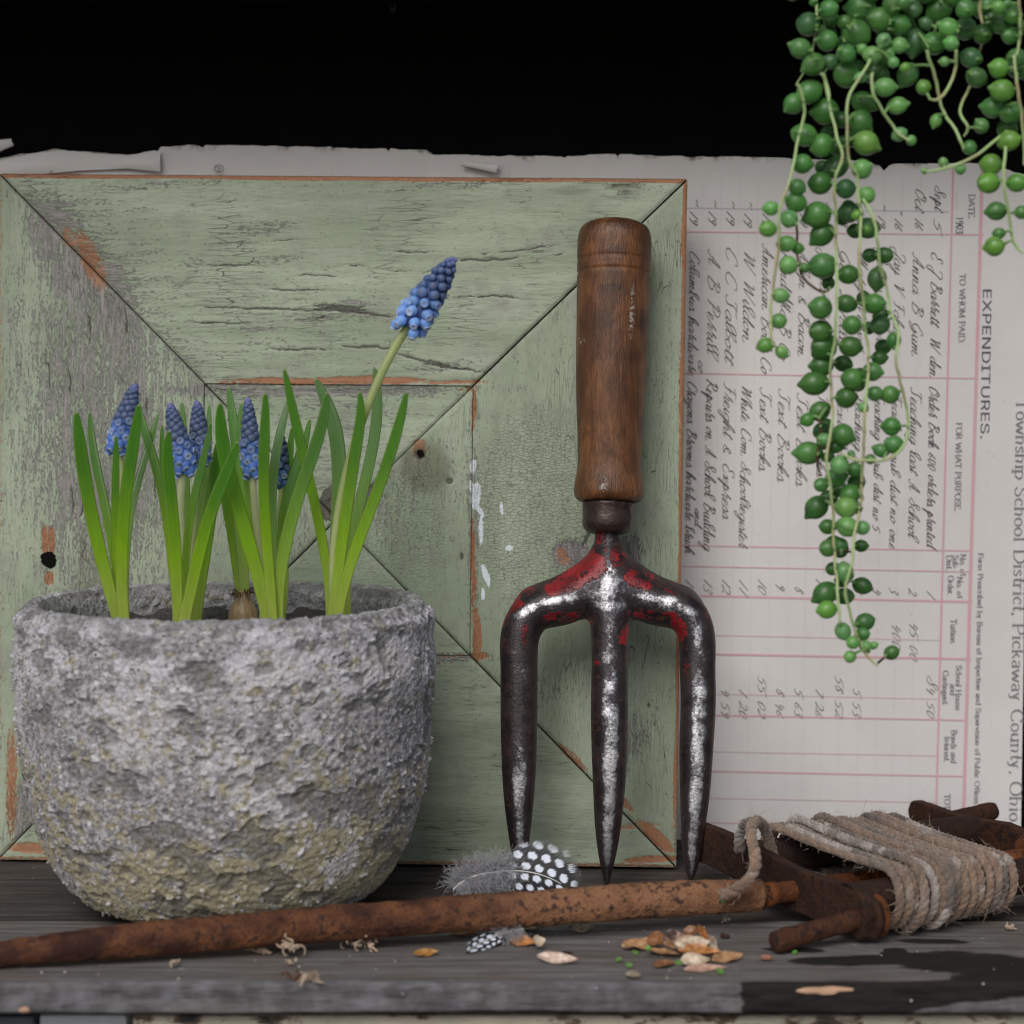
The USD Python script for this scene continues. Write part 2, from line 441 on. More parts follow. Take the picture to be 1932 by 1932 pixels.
# turned wooden handle
m = Mat('handle_wood'); p = m.pos()
r, g, b = m.rgb(m.attr('msk'))
s1 = m.noise(m.scale(p, (520, 520, 26)), 1.0, 6, .6, .5); s2 = m.noise(p, 75, 5); s3 = m.noise(m.scale(p, (1600, 1600, 160)), 1.0, 3)
c = m.mix(m.step(s1, .15, .85), (.080, .029, .010), (.205, .084, .028))
c = m.mix(m.math('multiply', m.step(s2, .40, .66), .8), c, (.055, .022, .010))
c = m.mix(m.math('multiply', m.step(m.noise(m.scale(p, (1, 1, .45)), 42, 5), .44, .58), .74), c, (.048, .019, .009))
c = m.mix(m.math('multiply', m.step(s3, .56, .68), .5), c, (.03, .014, .008))
c = m.mix(m.step(m.math('add', r, m.math('multiply', m.math('subtract', s2, .5), .7)), .4, .75), c, (.026, .012, .008))
c = m.mix(m.math('multiply', g, m.step(m.noise(p, 500, 4), .5, .6)), c, (.33, .30, .27))
m.done(m.bsdf(base_color=c, roughness=m.math('add', m.math('multiply', s2, .35), .20), specular_ior_level=.32, normal=m.bump(m.math('add', s1, m.math('multiply', s3, .4)), .0006)))

# forged fork: dark patina, red paint left, worn bright ridges
m = Mat('fork_steel'); p = m.pos()
r, g, b = m.rgb(m.attr('msk'))
n1 = m.noise(p, 130, 6, .62); n2 = m.noise(p, 650, 5, .65); n3 = m.noise(p, 1500, 3)
dark = m.mix(m.step(n1, .35, .68), (.009, .0065, .008), (.034, .018, .015))
dark = m.mix(m.math('multiply', m.step(m.noise(p, 300, 5), .58, .7), .55), dark, (.085, .034, .016))
wsum = m.math('add', r, m.math('add', m.math('multiply', m.math('subtract', n1, .5), 2.0), m.math('multiply', m.math('subtract', n2, .5), .9)))
wearf = m.step(wsum, -.05, .6)
bright = m.math('multiply', m.step(wsum, .34, 1.0), m.math('add', .45, m.math('multiply', m.step(n3, .33, .5), .55)))
redf = m.step(m.math('add', g, m.math('add', m.math('multiply', m.math('subtract', n1, .5), 1.6), m.math('multiply', m.math('subtract', n2, .5), .6))), .55, .61)
redc = m.mix(m.step(m.noise(p, 90, 4), .35, .65), (.085, .005, .007), (.235, .010, .014))
redf = m.math('multiply', redf, m.step(m.noise(p, 420, 5, .65), .36, .44))
c = m.mix(bright, m.mix(wearf, dark, (.055, .050, .056)), (.62, .61, .63))
c = m.mix(redf, c, redc)
met = m.math('multiply', wearf, m.math('subtract', .95, m.math('multiply', redf, .95)))
rough = m.math('add', m.math('multiply', n2, .22), .26)
hh = m.math('add', m.math('multiply', n2, .5), m.math('add', m.math('multiply', n1, .5), m.math('multiply', redf, .4)))
m.done(m.bsdf(base_color=c, metallic=met, roughness=rough, specular_ior_level=.38, normal=m.bump(hh, .0006)))
simple('ferrule_steel', (.045, .028, .024), .34, .5, .5, 260, .0004, metallic=.55)

# rust
def rust(name, a, b_, spots, orange):
    m = Mat(name); p = m.pos()
    r, g, b = m.rgb(m.attr('msk'))
    n1 = m.noise(p, 75, 6, .6); n2 = m.noise(p, 300, 6, .62); n3 = m.noise(p, 1100, 4)
    c = m.mix(m.step(n1, .35, .66), a, b_)
    c = m.mix(m.math('multiply', r, m.step(n1, .18, .55)), c, orange)
    c = m.mix(m.math('multiply', m.step(m.math('add', n2, m.math('multiply', m.math('subtract', n1, .5), .5)), .52, .66), .85), c, spots)
    c = m.mix(m.math('multiply', m.step(n3, .5, .7), .4), c, tuple(x * .5 for x in a))
    return m.done(m.bsdf(base_color=c, roughness=.75, specular_ior_level=.16, normal=m.bump(m.math('add', n2, m.math('multiply', n3, .5)), .0016)))
rust('rust_stake', (.032, .012, .010), (.165, .064, .026), (.030, .018, .018), (.25, .122, .064))
rust('rust_frame', (.022, .012, .010), (.044, .021, .013), (.016, .012, .012), (.24, .075, .020))

# jute twine
m = Mat('jute'); p = m.pos()
n2 = m.noise(p, 1300, 4, .65)
c = m.mix(m.step(n2, .3, .75), m.mix(1.0, m.attr('col'), (.50, .45, .42), 'multiply'), m.attr('col'))
m.done(m.bsdf(base_color=c, roughness=.9, specular_ior_level=.12, sheen_weight=.25, normal=m.bump(n2, .0006)))

m = Mat('feather_vane')
m.done(m.bsdf(base_color=m.attr('col'), roughness=.55, specular_ior_level=.3))
m = Mat('husk'); p = m.pos()
n = m.noise(p, 420, 4)
m.done(m.bsdf(base_color=m.mix(m.step(n, .3, .75), m.mix(1.0, m.attr('col'), (.55, .45, .38), 'multiply'), m.attr('col')), roughness=.42, specular_ior_level=.5, normal=m.bump(n, .0003)))
# ------------------------------------------------------------------ back wall, upper board
WALL_Y = .150
wall = part(None, 'wall', trimesh.creation.box((1.6, .02, 1.1), trimesh.transformations.translation_matrix((0, WALL_Y + .01, .45))), 'black_board', smooth=False)
tag(wall, kind='structure')
def chamfer_box(x0, x1, y0, y1, z0, z1, c):
    import manifold3d as m3
    b = m3.Manifold.cube((x1 - x0 - 2 * c, y1 - y0 - 2 * c, z1 - z0 - 2 * c)).translate((x0 + c, y0 + c, z0 + c))
    o = m3.Manifold.sphere(c, 8)
    k = m3.Manifold.batch_hull([o.translate((x, y, z)) for x in (x0 + c, x1 - c) for y in (y0 + c, y1 - c) for z in (z0 + c, z1 - c)])
    q = k.to_mesh()
    return np.array(q.vert_properties[:, :3]), np.array(q.tri_verts)
upper = part(None, 'upper_shelf', chamfer_box(-.8, .8, .012, WALL_Y - .002, .4262, .452, .003), 'beam_wood', smooth=30)
tag(upper, 'dark wooden shelf board overhead at the top edge of the black wall', 'shelf')

# ------------------------------------------------------------------ shelf: two planks and a rail
def heightfield(xs, ys, fn, zbot):
    X, Y = np.meshgrid(xs, ys, indexing='ij')
    v = np.stack([X, Y, fn(X, Y)], -1)
    return v
FRONT_Y, JOINT_Y = -.1375, -.037
TH = .0122
def plank(x0, x1, y0, y1, top, nx, ny, seed, drop):
    """closed plank: sheet wrapped over rounded front edge"""
    r = .0022
    arc = np.linspace(0, np.pi / 2, 6)
    prof = [(y0 + .0006, top - TH)] + [(y0, z) for z in np.linspace(top - TH + .001, top - r, 14)]
    prof += [(y0 + r - r * math.cos(a), top - r + r * math.sin(a)) for a in arc[1:]]
    ysr = np.linspace(0, 1, ny)
    prof += [(y0 + r + (y1 - y0 - r) * q, top) for q in ysr[1:]]
    prof += [(y1, top - .004), (y1, top - TH)]
    prof = np.array(prof)
    xs = np.linspace(x0, x1, nx)
    X = np.repeat(xs[:, None], len(prof), 1); Y = np.repeat(prof[None, :, 0], nx, 0); Z = np.repeat(prof[None, :, 1], nx, 0)
    q = np.stack([X * 9, Y * 90, Z * 90], -1)
    d = (fbm(q, 4, seed) - .5)
    d2 = (fbm(np.stack([X * 60, Y * 320, Z * 320], -1), 3, seed + 3) - .5)
    Z = Z + d * .0016 + d2 * .0005
    edge = np.exp(-((Y - y0) / .004) ** 2)
    Y = Y + edge * ((fbm(np.stack([X * 70, X * 0, Z * 150], -1), 4, seed + 9) - .5) * .0026)
    v = np.stack([X, Y, Z], -1).reshape(-1, 3)
    return (v, grid_faces(nx, len(prof), True)), prof
sh = thing('shelf', None, None, (0, 0, 0), kind='structure')
(mesh, prof) = plank(-.42, .42, FRONT_Y, JOINT_Y - .0008, 0.0, 640, 70, 11, 0)
v = mesh[0]; uv = proj(v)
def blob(uv, cx, cy, rx, ry, ang=0.0, soft=.5):
    c, s = math.cos(math.radians(ang)), math.sin(math.radians(ang))
    dx, dy = uv[:, 0] - cx, uv[:, 1] - cy
    q = np.hypot((dx * c + dy * s) / rx, (-dx * s + dy * c) / ry)
    return 1 - sstep(1 - soft, 1 + soft, q)
front = (v[:, 1] < FRONT_Y + .0032)
st = np.zeros(len(v)); ch = np.zeros(len(v))
top = ~front
for a in ((1830, 1818, 150, 22, 3), (1620, 1812, 130, 10, -1), (1690, 1802, 30, 14, 5), (1760, 1776, 70, 5, 1), (1500, 1792, 60, 5, 2), (1880, 1845, 90, 10, 0)):
    st = np.maximum(st, blob(uv, *a) * top)
st = np.maximum(st, front * sstep(1370, 1425, uv[:, 0] + 30 * (fbm(v * 130, 3, 4) - .5)) * (1 - .85 * blob(uv, 1890, 1905, 170, 22, -4)))
for a in ((1535, 1868, 34, 6, -3), (1575, 1866, 36, 5, 2), (1560, 1872, 22, 5, 0)): ch = np.maximum(ch, blob(uv, *a, .7) * .95)
ch = np.maximum(ch, blob(uv, 46, 1907, 12, 9) * .8)
front_paint = front * np.clip(.7 + .5 * (fbm(v * np.array([40, 200, 200]), 3, 5) - .5) * 2, 0, 1)
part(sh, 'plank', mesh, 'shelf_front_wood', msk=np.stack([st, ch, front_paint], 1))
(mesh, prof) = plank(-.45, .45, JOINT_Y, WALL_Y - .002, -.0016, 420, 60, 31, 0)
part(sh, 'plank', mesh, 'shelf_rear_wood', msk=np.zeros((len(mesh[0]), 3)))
X0 = float(P(252, 1915, FRONT_Y + .012)[0])
part(sh, 'rail', chamfer_box(X0, .42, FRONT_Y + .009, FRONT_Y + .03, -.075, -TH - .0035, .0015), 'peeling_cream', smooth=30)
bx = thing('pale_block', 'pale bluish white block under the front edge of the shelf at bottom left', 'block', (0, 0, 0))
xa, xb = float(P(76, 1920, FRONT_Y + .02)[0]), float(P(240, 1920, FRONT_Y + .02)[0])
part(bx, 'face', chamfer_box(xa, xb, FRONT_Y + .018, FRONT_Y + .06, -.09, -TH - .006, .001), 'pale_block', smooth=30)
bx = thing('slate_block', 'dark slate grey block under the shelf in the bottom left corner', 'block', (0, 0, 0))
part(bx, 'face', chamfer_box(-.42, xa - .002, FRONT_Y + .016, FRONT_Y + .06, -.09, -TH - .006, .001), 'slate_block', smooth=30)

# ------------------------------------------------------------------ ledger sheets behind the painted panel
PAPER_Y = .1385
def paper_y(x, z, seed=0):
    return PAPER_Y - .0016 * (fbm(np.stack([np.asarray(x) * 14 + seed, np.asarray(z) * 10, np.asarray(x) * 0], -1), 2, 40 + seed) - .5) * 2
def sheet(parent, top_pts, u_lo, u_hi, v_bot, y_off, seed, name='page', left_pts=None, right_pts=None, nu=170, nv=70, fold=None):
    """sheet whose ragged top edge follows top_pts (picture positions), hanging down to v_bot"""
    u = np.linspace(u_lo, u_hi, nu)
    tp = np.array(top_pts, float)
    tv = np.interp(u, tp[:, 0], tp[:, 1]) + (fbm(np.stack([u * .05, u * 0, u * 0 + seed], -1), 4, seed) - .5) * 5
    t = np.linspace(0, 1, nv) ** 1.5
    U = np.repeat(u[:, None], nv, 1); V = tv[:, None] + (v_bot - tv[:, None]) * t[None]
    if right_pts is not None:                        # slanted right edge
        rp = np.array(right_pts, float)
        U = u_lo + (U - u_lo) * ((np.interp(V, rp[:, 1], rp[:, 0]) - u_lo) / (u_hi - u_lo))
    p = P(U, V, PAPER_Y)
    y = paper_y(p[..., 0], p[..., 2], 0) + y_off
    if fold is not None:
        y = y + fold(U, V)
    p = P(U, V, y)
    edge = np.exp(-((V - tv[:, None]) / 7.0) ** 2)
    msk = np.zeros(p.shape); msk[..., 0] = edge * sstep(.45, .7, fbm(np.stack([U * .03, V * .05, U * 0], -1), 3, seed + 5))
    vv = p.reshape(-1, 3); f = grid_faces(nu, nv)
    back = vv + np.array([0, .0003, 0]); m = len(vv)
    return part(parent, name, (np.vstack([vv, back]), np.vstack([f, f[:, ::-1] + m])), 'ledger_paper', msk=np.vstack([msk.reshape(-1, 3)] * 2))

lf = thing('ledger_sheet', 'aged blank paper strip with folded torn top edge behind the green panel at upper left', 'paper', (0, 0, 0))
sheet(lf, [(-60, 300), (0, 297), (105, 282), (240, 292), (300, 283), (303, 276), (378, 274), (381, 281), (385, 274), (600, 277), (730, 281), (732, 288), (736, 281), (806, 283), (820, 293), (960, 300), (1100, 300)],
      -60, 1100, 1584, 0.0012, 3, nu=260, nv=90,
      fold=lambda U, V: -.0022 * np.exp(-((U - 120) / 90) ** 2) * np.exp(-((V - 290) / 25) ** 2))
# folded flap with a shaded crease
fl = np.array([(-60, 303), (0, 300), (108, 284), (240, 294), (302, 285)], float)
u = np.linspace(-60, 302, 60); tv = np.interp(u, fl[:, 0], fl[:, 1]); bv = np.interp(u, [-60, 60, 150, 240, 302], [336, 330, 322, 318, 324])
T = np.linspace(0, 1, 8)
U = np.repeat(u[:, None], 8, 1); V = tv[:, None] + (bv - tv)[:, None] * T
Yf = PAPER_Y - .0012 - (.0011 * np.sin(T[None] * np.pi * .9) * (1 + .7 * np.sin(u / 37))[:, None])
pv = P(U, V, Yf).reshape(-1, 3)
part(lf, 'fold', (pv, grid_faces(60, 8)), 'ledger_paper', msk=np.zeros((len(pv), 3)))
# paper curl in the corner and torn curl by the middle
def curl(u0, v0, u1, v1, w0, w1, turn, r, yb):
    n, k = 26, 22
    s = np.linspace(0, 1, n); a = np.linspace(0, turn, k)
    cu, cv = u0 + (u1 - u0) * s, v0 + (v1 - v0) * s
    c = P(cu, cv, yb)
    ax = c[-1] - c[0]; ax /= np.linalg.norm(ax)
    e = np.cross(ax, [0, 1, 0]); e /= np.linalg.norm(e)
    ww = (w0 + (w1 - w0) * s)
    v = c[:, None] + ww[:, None, None] * r * (np.cos(a)[None, :, None] * e + np.sin(a)[None, :, None] * np.array([0, -1.0, 0]))
    return v.reshape(-1, 3), grid_faces(n, k)
cm = curl(-30, 282, 24, 268, 1.0, .45, 4.6, .0042, PAPER_Y - .006)
part(lf, 'curl', cm, 'ledger_paper', msk=np.zeros((len(cm[0]), 3)))
cm = curl(872, 308, 938, 318, .55, 1.1, 4.2, .0022, PAPER_Y - .004)
part(lf, 'curl', cm, 'ledger_paper', msk=np.zeros((len(cm[0]), 3)))
for (cx, cy, r_) in ((95, 320, 5), (413, 318, 9), (410, 319, 6)):
    a = np.linspace(.3, 6.0, 20)
    pts = P(cx + r_ * np.cos(a), cy + r_ * .8 * np.sin(a), PAPER_Y - .0016)
    part(lf, 'pen_mark', tube(pts, .0002 if r_ > 5 else .0005, 5), 'ink_faded')

ld = thing('ledger_page', 'cream ledger page of expenditures with pink rules and brown handwriting turned sideways', 'paper', (0, 0, 0))
LT = [(800, 292), (1060, 295), (1062, 300), (1066, 295), (1160, 290), (1162, 296), (1166, 291), (1300, 296), (1420, 296), (1500, 300), (1620, 303), (1655, 312), (1662, 322), (1672, 312), (1690, 309), (1780, 308), (1840, 308), (1880, 314), (1905, 326), (1935, 330)]
sheet(ld, LT, 800, 1930, 1584, 0.0, 8, nu=300, nv=120, right_pts=[(1937, 300), (1935, 760), (1931, 1250), (1927, 1500), (1926, 1590)])

# ---- writing: pen strokes as thin flat ink on the sheet
class Ink:
    def __init__(s): s.v, s.f, s.n = [], [], 0
    def stroke(s, uv, w):
        """uv (n,2) picture positions on the sheet, w (n,) widths in the same units"""
        t = np.gradient(uv, axis=0); t /= np.maximum(np.linalg.norm(t, axis=1, keepdims=True), 1e-9)
        nrm = np.stack([-t[:, 1], t[:, 0]], 1)
        a, b = uv + nrm * w[:, None] / 2, uv - nrm * w[:, None] / 2
        q = np.stack([a, b], 1).reshape(-1, 2)
        p = P(q[:, 0], q[:, 1], PAPER_Y)
        y = paper_y(p[:, 0], p[:, 2]) - .00025 - rng.uniform(0, .00008)
        s.v.append(P(q[:, 0], q[:, 1], y)); s.f.append(grid_faces(len(uv), 2) + s.n); s.n += len(q)
    def mesh(s): return np.vstack(s.v), np.vstack(s.f)

def parse(d):
    out = {}
    for line in d.strip().splitlines():
        k, adv, *st = line.split('|')
        strokes = []
        for q in st:
            q = q.strip(); sm = q.startswith('~'); q = q.lstrip('~')
            strokes.append((sm, np.array([[float(x) for x in c.split(',')] for c in q.split()])))
        out[k] = (float(adv), strokes)
    return out
ROMAN = parse('''
A|.78|.04,0 .38,1|.38,1 .72,0|.17,.36 .58,.36
B|.72|.14,0 .14,1|~.14,1 .45,.99 .56,.77 .42,.54 .14,.53|~.14,.53 .5,.5 .63,.27 .48,.02 .14,0
C|.74|~.66,.78 .5,.98 .3,.97 .1,.7 .08,.4 .22,.07 .42,0 .66,.2|.66,.98 .66,.74
D|.8|.14,0 .14,1|~.14,1 .45,.98 .7,.75 .7,.3 .48,.03 .14,0
E|.68|.14,0 .14,1|.14,1 .58,1 .58,.82|.14,.52 .44,.52|.14,0 .6,0 .6,.2
F|.64|.14,0 .14,1|.14,1 .58,1 .58,.8|.14,.52 .44,.52
H|.84|.14,0 .14,1|.68,0 .68,1|.14,.52 .68,.52
I|.36|.18,0 .18,1
M|.98|.12,0 .14,1|.14,1 .48,.08|.48,.08 .82,1|.82,1 .84,0
N|.84|.13,0 .13,1|.13,1 .68,0|.68,0 .68,1
O|.8|~.4,1 .16,.88 .07,.5 .16,.12 .4,0 .64,.12 .73,.5 .64,.88 .4,1
P|.66|.14,0 .14,1|~.14,1 .46,.99 .6,.75 .46,.5 .14,.48
R|.74|.14,0 .14,1|~.14,1 .46,.99 .58,.76 .44,.54 .14,.52|.36,.53 .68,0
S|.58|~.46,.8 .4,.95 .26,1 .11,.85 .16,.62 .4,.43 .48,.2 .34,.02 .16,.02 .07,.22|.47,.97 .47,.76
T|.7|.35,0 .35,1|.06,.8 .06,1 .64,1 .64,.8
U|.8|~.13,1 .13,.3 .22,.06 .42,0 .6,.07 .67,.3 .67,1
W|1.05|.04,1 .3,0|.3,0 .52,.9|.52,.9 .76,0|.76,0 1.0,1
a|.5|~.1,.5 .2,.62 .36,.58 .38,.4 .38,.1 .46,.02|~.38,.36 .16,.3 .07,.14 .16,.01 .38,.14
b|.56|.1,1 .1,.02|~.1,.45 .26,.62 .46,.5 .47,.2 .3,0 .1,.1
c|.48|~.42,.5 .28,.63 .12,.5 .08,.28 .2,.03 .42,.1
d|.56|.44,1 .44,0|~.44,.45 .28,.62 .1,.5 .08,.18 .24,0 .44,.14
e|.48|~.08,.34 .42,.36 .36,.57 .22,.63 .08,.42 .1,.14 .26,0 .43,.12
f|.34|~.38,.9 .3,1 .18,.88 .18,.6 .18,0|.06,.6 .34,.6
g|.5|~.38,.56 .22,.62 .1,.45 .22,.25 .36,.35 .34,.55 .46,.6|~.14,.25 .12,.1 .38,.04 .42,-.14 .22,-.28 .06,-.14 .16,.02
h|.58|.11,0 .11,1|~.11,.42 .26,.62 .42,.55 .44,.35 .44,0
i|.28|.14,0 .14,.62|.12,.84 .16,.88
k|.56|.11,0 .11,1|.11,.25 .44,.62|.24,.38 .48,0
l|.28|.14,0 .14,1
m|.88|.11,0 .11,.62|~.11,.42 .26,.62 .4,.55 .42,.35 .42,0|~.42,.42 .58,.62 .72,.55 .74,.35 .74,0
n|.58|.11,0 .11,.62|~.11,.42 .26,.62 .42,.55 .44,.35 .44,0
o|.52|~.26,.63 .1,.5 .07,.3 .12,.1 .26,0 .4,.1 .45,.3 .4,.52 .26,.63
p|.56|.1,.6 .1,-.28|~.1,.45 .26,.62 .46,.5 .47,.2 .3,0 .1,.1
r|.42|.11,0 .11,.62|~.11,.38 .22,.58 .38,.6
s|.42|~.34,.5 .2,.63 .09,.5 .18,.36 .34,.2 .24,.01 .07,.12
t|.34|~.16,.84 .16,.2 .22,.02 .34,.08|.05,.6 .32,.6
u|.58|~.11,.62 .11,.2 .2,.02 .34,.06 .44,.22|.44,.62 .44,0
v|.52|.05,.62 .26,0|.26,0 .46,.62
w|.76|.05,.62 .22,0|.22,0 .38,.55|.38,.55 .54,0|.54,0 .7,.62
y|.52|.05,.62 .27,.02|~.46,.62 .27,.02 .16,-.24 .05,-.24
.|.24|.1,.02 .14,.06
,|.24|~.12,.06 .15,0 .08,-.14
-|.36|.05,.28 .3,.28
$|.5|~.4,.75 .25,.86 .12,.7 .38,.3 .25,.12 .1,.25|.25,1 .25,0
1|.4|.2,0 .2,1|.1,.85 .2,1
9|.5|~.4,.7 .25,.98 .1,.7 .25,.48 .4,.68 .38,.3 .2,0
0|.5|~.25,1 .08,.5 .25,0 .42,.5 .25,1
3|.5|~.1,.85 .28,1 .4,.78 .22,.54 .42,.26 .25,0 .08,.15
''')
CURS = parse('''
a|.95|~.72,.85 .45,1 .12,.7 .1,.2 .35,.02 .62,.4 .74,.95 .68,.3 .78,.02 1.0,.35
b|.85|~0,.2 .3,1.2 .42,2.1 .25,2.0 .2,.6 .3,.05 .6,.2 .62,.8 .5,.85 .9,.7
c|.75|~.55,.8 .4,1 .12,.7 .1,.2 .35,0 .75,.35
d|.95|~.65,.8 .4,1 .12,.7 .1,.2 .32,0 .6,.4 .82,2.1 .68,.4 .78,.02 1.0,.35
e|.72|~0,.25 .4,.6 .45,.95 .28,1 .12,.6 .15,.1 .4,0 .75,.35
f|.6|~0,.2 .4,1.5 .45,2.1 .3,2.0 .2,.5 .1,-.9 .25,-.9 .3,0 .6,.3
g|.9|~.65,.85 .4,1 .1,.7 .1,.2 .35,.05 .6,.5 .7,.95 .55,-.5 .3,-1 .15,-.8 .5,-.1 .95,.35
h|.9|~0,.2 .35,1.4 .4,2.1 .25,1.9 .15,0 .25,.5 .5,1 .62,.8 .58,.2 .68,0 .95,.35
i|.5|~0,.3 .22,1 .15,.3 .25,0 .52,.35|.38,1.45 .42,1.5
k|.85|~0,.2 .35,1.4 .4,2.1 .25,1.9 .15,0 .25,.55 .55,1 .5,.6 .25,.55 .55,.05 .9,.35
l|.52|~0,.2 .35,1.2 .42,2.1 .25,2.0 .15,.5 .25,.02 .55,.35
m|1.35|~0,.4 .15,1 .1,0 .25,.7 .45,1 .5,.7 .45,0 .6,.7 .85,1 .9,.6 .9,.05 1.05,.02 1.38,.35
n|.95|~0,.4 .15,1 .1,0 .25,.7 .48,1 .55,.6 .52,.08 .65,.02 .98,.35
o|.8|~.5,.95 .2,.9 .08,.4 .28,.02 .55,.3 .55,.8 .4,1 .85,.75
p|.9|~0,.3 .3,1.2 .1,-.9 .25,.6 .5,1 .66,.6 .5,.1 .3,.1 .9,.3
r|.75|~0,.2 .25,1.1 .3,.9 .55,.95 .45,.4 .5,.03 .78,.35
s|.65|~0,.2 .3,1.05 .45,.5 .35,.05 .1,.1 .35,.05 .68,.35
t|.55|~0,.2 .35,1.6 .2,.4 .28,.02 .58,.35|.05,1.2 .6,1.3
u|.95|~0,.4 .18,1 .12,.3 .3,.02 .55,.5 .65,1 .6,.3 .7,.02 1.0,.35
v|.8|~0,.6 .2,1 .3,.1 .55,.7 .55,1 .85,.85
w|1.15|~0,.5 .18,1 .15,.2 .35,.02 .55,.8 .55,.2 .75,.02 .95,.6 .9,1 1.2,.85
x|.8|~0,.6 .2,.95 .4,.1 .75,.35|.65,.95 .1,.02
y|.9|~0,.5 .18,1 .2,.3 .4,.2 .62,.95 .5,-.5 .25,-1 .12,-.75 .5,-.1 .92,.35
A|1.5|~.1,.2 .3,0 .7,1.2 1.0,2.1 .95,1 1.0,.1 1.4,.35|.4,.85 1.1,.9
B|1.4|~.2,1.7 .5,2.1 .4,1 .3,0|~.2,1.7 .7,2.1 1.05,1.75 .6,1.1 1.1,.9 .9,.1 .4,0 .2,.25
C|1.2|~1.0,1.6 .9,2.0 .6,2.0 .2,1.2 .2,.3 .5,0 1.1,.5
E|1.2|~.95,1.7 .7,2.1 .4,1.8 .6,1.2 .3,.9 .2,.3 .5,0 1.05,.4
F|1.2|~.1,1.8 .5,2.1 1.2,2.05|~.75,2.0 .6,1 .45,.05 .15,.1|.4,1.05 .95,1.1
G|1.3|~1.0,1.6 .8,2.05 .3,1.5 .2,.5 .5,.1 .95,.9 .85,-.1 .4,-.5 1.25,.4
H|1.5|~.1,1.7 .45,2.1 .4,1 .2,.05|~1.2,2.1 1.0,1 .9,.1 1.4,.35|.35,1.0 1.05,1.1
J|1.1|~.2,1.5 .5,2.1 .9,2.0 .7,.5 .4,-.9 .2,-.6 .9,.3
L|1.1|~.2,1.4 .6,2.1 .7,1.7 .4,.4 .15,.1 .5,.15 1.05,.1
M|1.8|~.05,.1 .4,2.0 .4,.1 .95,2.0 .9,.1 1.4,2.0 1.4,.1 1.8,.35
O|1.3|~.7,2.0 .3,1.6 .15,.7 .4,.05 .85,.3 1.05,1.2 .8,2.0 .6,1.8 1.3,1.6
P|1.2|~.2,1.7 .5,2.1 .4,1 .25,0|~.15,1.6 .6,2.15 1.1,1.8 .9,1.1 .4,1.0
R|1.4|~.2,1.7 .5,2.1 .4,1 .25,0|~.15,1.6 .6,2.15 1.1,1.8 .9,1.15 .45,1.05 .9,.5 1.35,.2
S|1.1|~.1,.2 .7,1.2 .95,1.9 .65,2.1 .45,1.6 .8,.7 .6,.05 .2,.2
T|1.2|~.1,1.7 .4,2.1 .8,1.95 1.3,2.1|~.8,1.95 .6,1 .5,.1 .2,.05 .1,.4
V|1.3|~.1,1.7 .3,2.0 .45,.1 .85,1.4 1.2,2.1
W|1.8|~.1,1.7 .3,2.0 .4,.1 .9,1.9 1.0,.1 1.5,1.5 1.7,2.1
0|.85|~.45,1.5 .12,.8 .35,.02 .65,.7 .45,1.5
1|.65|.5,1.6 .28,0
2|.9|~.15,1.2 .4,1.55 .65,1.2 .4,.5 .1,.05 .4,.2 .85,.05
3|.9|~.2,1.3 .5,1.55 .6,1.2 .35,.85 .65,.5 .45,.0 .1,.15
4|.9|.3,1.5 .15,.7 .75,.75|.65,1.2 .5,-.1
5|.9|~.3,1.4 .2,.9 .5,.85 .6,.4 .35,0 .1,.15|.3,1.4 .85,1.55
6|.85|~.55,1.5 .2,.8 .2,.15 .5,.1 .55,.6 .25,.6
7|.85|.1,1.4 .7,1.5 .3,0
8|.85|~.6,1.3 .35,1.5 .2,1.15 .55,.5 .35,.02 .15,.4 .6,1.2
9|.85|~.6,1.2 .35,1.5 .15,1.1 .4,.8 .6,1.3 .55,.6 .35,-.1
"|.6|.15,1.5 .1,1.1|.4,1.5 .35,1.1
&|1.1|~.9,.3 .4,0 .15,.4 .6,1.0 .5,1.5 .3,1.2 .5,.4 1.0,.0
.|.4|.15,0 .2,.06
''')
SLOPE = -.0165
def write(ink, font, text, u, v0, v1, size, thick, thin, slant=0.0, serif=False, jitter=0.0, spread=None):
    """text reads down the picture from (u, v0); fitted to end at v1; letters rise towards +u"""
    x = 0.0; items = []
    for ch in text:
        if ch == ' ':
            x += .38 if serif else .75
            continue
        adv, st = font[ch]
        for sm, pts in st: items.append((sm, pts + [x, 0]))
        if serif:
            for sm, pts in st:
                if len(pts) == 2 and abs(pts[0, 0] - pts[1, 0]) < .09:
                    for q in pts:
                        if min(abs(q[1] - l) for l in (0, .62, 1, -.28)) < .05:
                            items.append((False, np.array([[x + q[0] - .11, q[1]], [x + q[0] + .11, q[1]]])))
        x += adv
    kx = (v1 - v0) / x if v1 else size
    for sm, pts in items:
        if len(pts) > 2 and sm:
            pts = spline(pts, len(pts) * 4)
        elif len(pts) > 2:
            pts = np.vstack([np.linspace(a, b, 3)[:-1] for a, b in zip(pts[:-1], pts[1:])] + [pts[-1:]])
        else:
            pts = np.linspace(pts[0], pts[1], 4)
        if jitter:
            pts = pts + jitter * (np.stack([noise(np.stack([pts[:, 0] * .6, pts[:, 1] * .6, pts[:, 0] * 0 + q], -1), 3) for q in (1, 2)], 1) - .5)
        s = (pts[:, 0] + slant * pts[:, 1]) * kx; h = pts[:, 1] * size
        uv = np.stack([u + SLOPE * s + h, v0 + s], 1)
        t = np.gradient(np.stack([s, h], 1), axis=0); t /= np.maximum(np.linalg.norm(t, axis=1, keepdims=True), 1e-9)
        w = thin + (thick - thin) * np.abs(t[:, 1]) ** 1.5
        if not serif: w = np.where(t[:, 1] < 0, w, thin + (w - thin) * .3)
        ink.stroke(uv, w)

